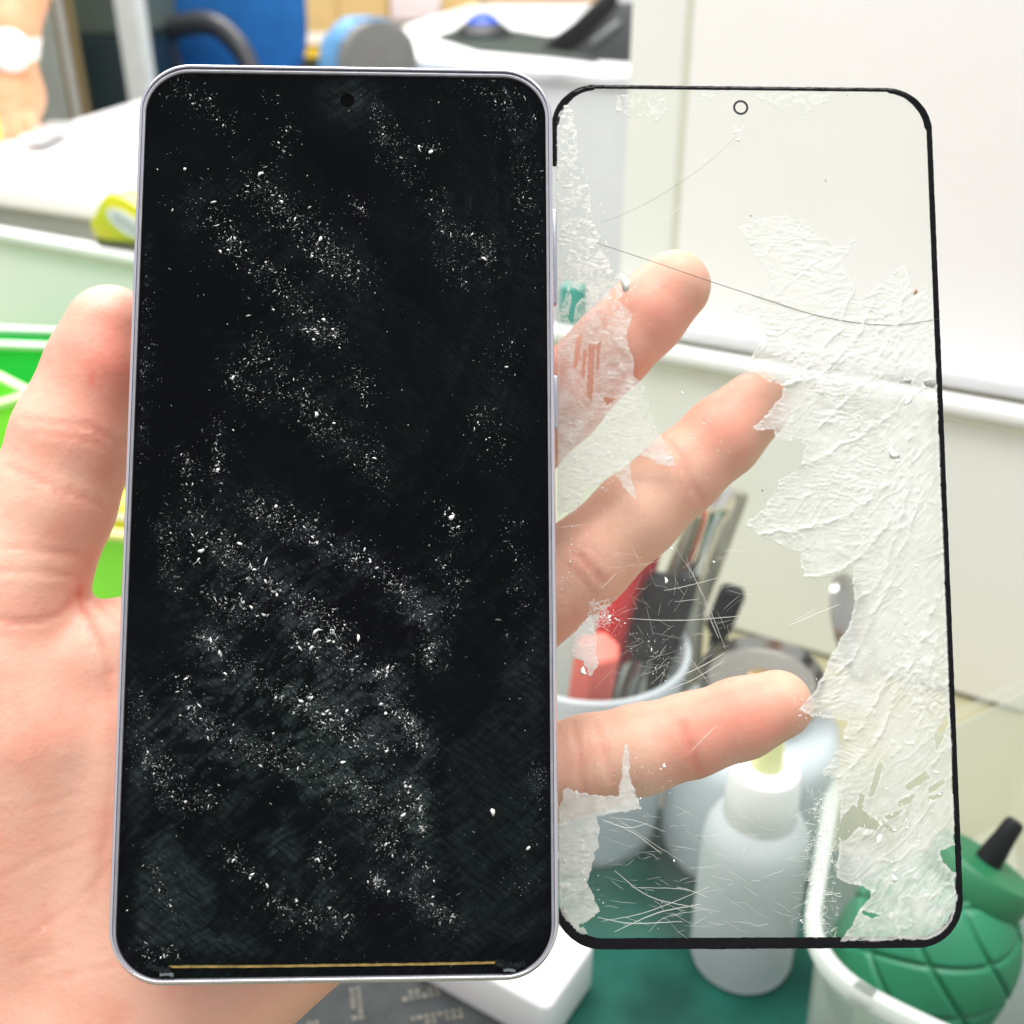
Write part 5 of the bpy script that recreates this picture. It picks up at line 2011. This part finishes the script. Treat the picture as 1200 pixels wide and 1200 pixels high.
# loop armrest in front of the backrest
bm = bmesh.new()
LP = [(208, 84), (199, 62), (194, 45), (200, 35), (215, 30), (238, 27), (258, 33), (276, 50), (289, 70), (297, 92), (300, 130)]
lp = [V(ptd(x, y, CD - .16 - .012 * i)) - Vector((ch.location.x, CD, -.77)) for i, (x, y) in enumerate(LP)]
lp = [Matrix.Rotation(-R(4), 3, 'Z') @ q_ for q_ in lp]
sp = spline(lp, 8)
sp.insert(0, V(sp[0]) + Vector((.04, .0, -.30)))
add_tube(bm, sp, [.02 + .008 * math.sin(math.pi * i / (len(sp) - 1)) for i in range(len(sp))], 14, flat=1.2)
from_bm('armrest', bm, m_armrest, ch, smooth=True)
c2_, z2 = chair('second office chair seen side on, grey back shell and pale blue front edge', 428, 2.75, R(-136), 'blue office chairs', wide=.23, high=.40,
                zc=ptd(432, 118, 2.75)[2] - .02, cols=(m_lblue, m_gshell, m_dark))

# right desk with mouse pad, mouse and laptop
ZD = .08
A0 = ptz(461, 66, ZD)
A1 = ptz(800, 95, ZD)
A2 = ptz(800, -10, ZD)
A3 = ptz(560, 2, ZD)
A4 = ptz(462, 34, ZD)
desk = thing('white_desk', 'white desk with mouse and laptop, beyond the phone top', 'desk', (A0[0], A0[1], -.77))
bm = bmesh.new()
dpoly = [A0, A1, A2, A3, A4]
add_prism(bm, [(p[0] - A0[0], p[1] - A0[1]) for p in dpoly], ZD + .77 - .03, ZD + .77, bev=.005)
from_bm('desk_top', bm, m_white, desk, angle=40)
bm = bmesh.new()
add_prism(bm, [((p[0] - A0[0]) * .985 + .006, (p[1] - A0[1]) * .985 + .01) for p in dpoly], 0.0, ZD + .77 - .031)
from_bm('modesty_panel', bm, mat('desk_panel', (.86, .86, .85), rough=.4, var=.02), desk)
mp = [(508, 44), (546, 31), (592, 34), (640, 42), (700, 40), (700, 74), (640, 67), (560, 60)]
pad = [ptz(x, y, ZD + .002) for x, y in mp]
bm = bmesh.new()
add_prism(bm, [(p[0] - pad[0][0], p[1] - pad[0][1]) for p in pad[::-1]], 0, .004)
tag(from_bm('mouse_pad', bm, mat('pad_black', (.012, .022, .014), rough=.6, var=.4, vscale=8), loc=(pad[0][0], pad[0][1], ZD + .0005)), 'black mouse pad on the far white desk', 'mouse pad')
mo = ptz(566, 41, ZD + .005)
mouse = thing('computer_mouse', 'computer mouse with a shiny blue top on the black pad', 'mouse', mo)


def dome(name, rx, ry, rz, z0, m, parent, a0=0.0):
    bm = bmesh.new()
    add_lathe(bm, [(math.cos(R(t)), math.sin(R(t))) for t in range(int(a0), 90, 6)] + [(0, 1)], 40)
    for v_ in bm.verts:
        v_.co = Vector((v_.co.x * rx, v_.co.y * ry, z0 + v_.co.z * rz))
    return from_bm(name, bm, m, parent, smooth=True)


dome('mouse_body', .085, .10, .045, 0, m_dark, mouse)
dome('mouse_shell', .062, .08, .058, .004, mat('mouse_blue', (.01, .06, .42), rough=.15), mouse, a0=30)
LD = 2.62


def lp_(px, py):
    q_ = ptd(px, py, LD)
    return (q_[0], q_[2])


lt = ptd(700, 74, LD)
lap = thing('laptop', 'grey laptop with a black edge open on the far white desk beside the tall board', 'laptop', (lt[0], LD, ZD + .001))
Mv = Matrix.Translation(Vector((-lt[0], 0, -ZD - .001))) @ Matrix.Rotation(R(90), 4, 'X')


def lslab(name, pts, y0, y1, m):
    bm = bmesh.new()
    add_prism(bm, [lp_(*p) for p in pts], -y1, -y0, M=Mv, bev=.004)
    from_bm(name, bm, m, lap, angle=40)


lslab('screen_back', [(668, 60), (722, 2), (790, 2), (790, 78), (700, 72)], 0, .02, mat('laptop_grey', (.13, .135, .14), rough=.4, metal=.2))
lslab('screen_edge', [(632, 56), (648, 44), (672, 30), (712, -14), (728, -14), (722, 6), (690, 40), (668, 62)], -.012, .016, m_dark)
lslab('hinge_bar', [(690, 46), (726, 20), (728, 27), (693, 54)], -.016, -.0125, mat('hinge_grey', (.38, .39, .40), rough=.3, metal=.5))
bm = bmesh.new()
tq = z_at(672, 380, .05)
tc_ = CO[:2] + ray(672, 350)[:2] * (((pa[:2] - nrm_ * .05 - CO[:2]) @ nrm_) / (ray(672, 350)[:2] @ nrm_))
ztp = z_at(672, 333, .05)
add_box(bm, (tc_[0], tc_[1], ztp / 2), (.016, .012, ztp), rot=RZ, bev=.003)
tag(from_bm('teal_spray', bm, mat('teal_plastic', (.02, .22, .17), rough=.4), angle=40), 'teal plastic bar just showing behind the crushed film beside the index finger', 'plastic bar')
bm = bmesh.new()
bxp = ptz(625, 6, ZD)
add_box(bm, (bxp[0], bxp[1] + .25, ZD + .03), (.55, .12, .06), bev=.005)
tag(from_bm('wooden_strip', bm, mat('wood_brown', (.36, .22, .08), rough=.5, var=.2, vscale=14)), 'long brown wooden strip at the back of the white desk', 'wooden strip')
bm = bmesh.new()
px0 = ptd(485, 10, 4.6)
add_box(bm, (px0[0], 4.75, px0[2] + .02), (.19, .2, .14), bev=.01)
tag(from_bm('pink_box', bm, mat('pinkish_white', (.62, .52, .50), rough=.5)), 'pale pink box on the shelf above the second chair', 'box')

# ================================================================== LIGHT
w = bpy.data.worlds.new('World')
sc.world = w
w.use_nodes = True
bg = w.node_tree.nodes['Background']
bg.inputs['Color'].default_value = (0.97, 0.97, 0.985, 1)
bg.inputs['Strength'].default_value = 0.66


def area(name, loc, sx_, sy_, power, rot=(0, 0, 0), col=(1, .985, .98)):
    la = bpy.data.lights.new(name, 'AREA')
    la.shape = 'RECTANGLE'
    la.size = sx_
    la.size_y = sy_
    la.energy = power
    la.color = col
    o = bpy.data.objects.new(name, la)
    COL.objects.link(o)
    o.location = loc
    o.rotation_euler = rot
    return o


area('ceiling_panel_lamp', (-.1, .45, 1.75), 1.6, 1.0, 48)
area('far_ceiling_lamp', (-.6, 3.4, 2.1), 3.0, 1.6, 130)

sc.render.engine = 'CYCLES'
sc.cycles.use_denoising = True
sc.cycles.transparent_max_bounces = 24
sc.cycles.max_bounces = 8
sc.cycles.caustics_reflective = False
sc.cycles.caustics_refractive = False
sc.view_settings.view_transform = 'Standard'
sc.view_settings.look = 'None'
sc.view_settings.exposure = 0.38
sc.view_settings.gamma = 1.0
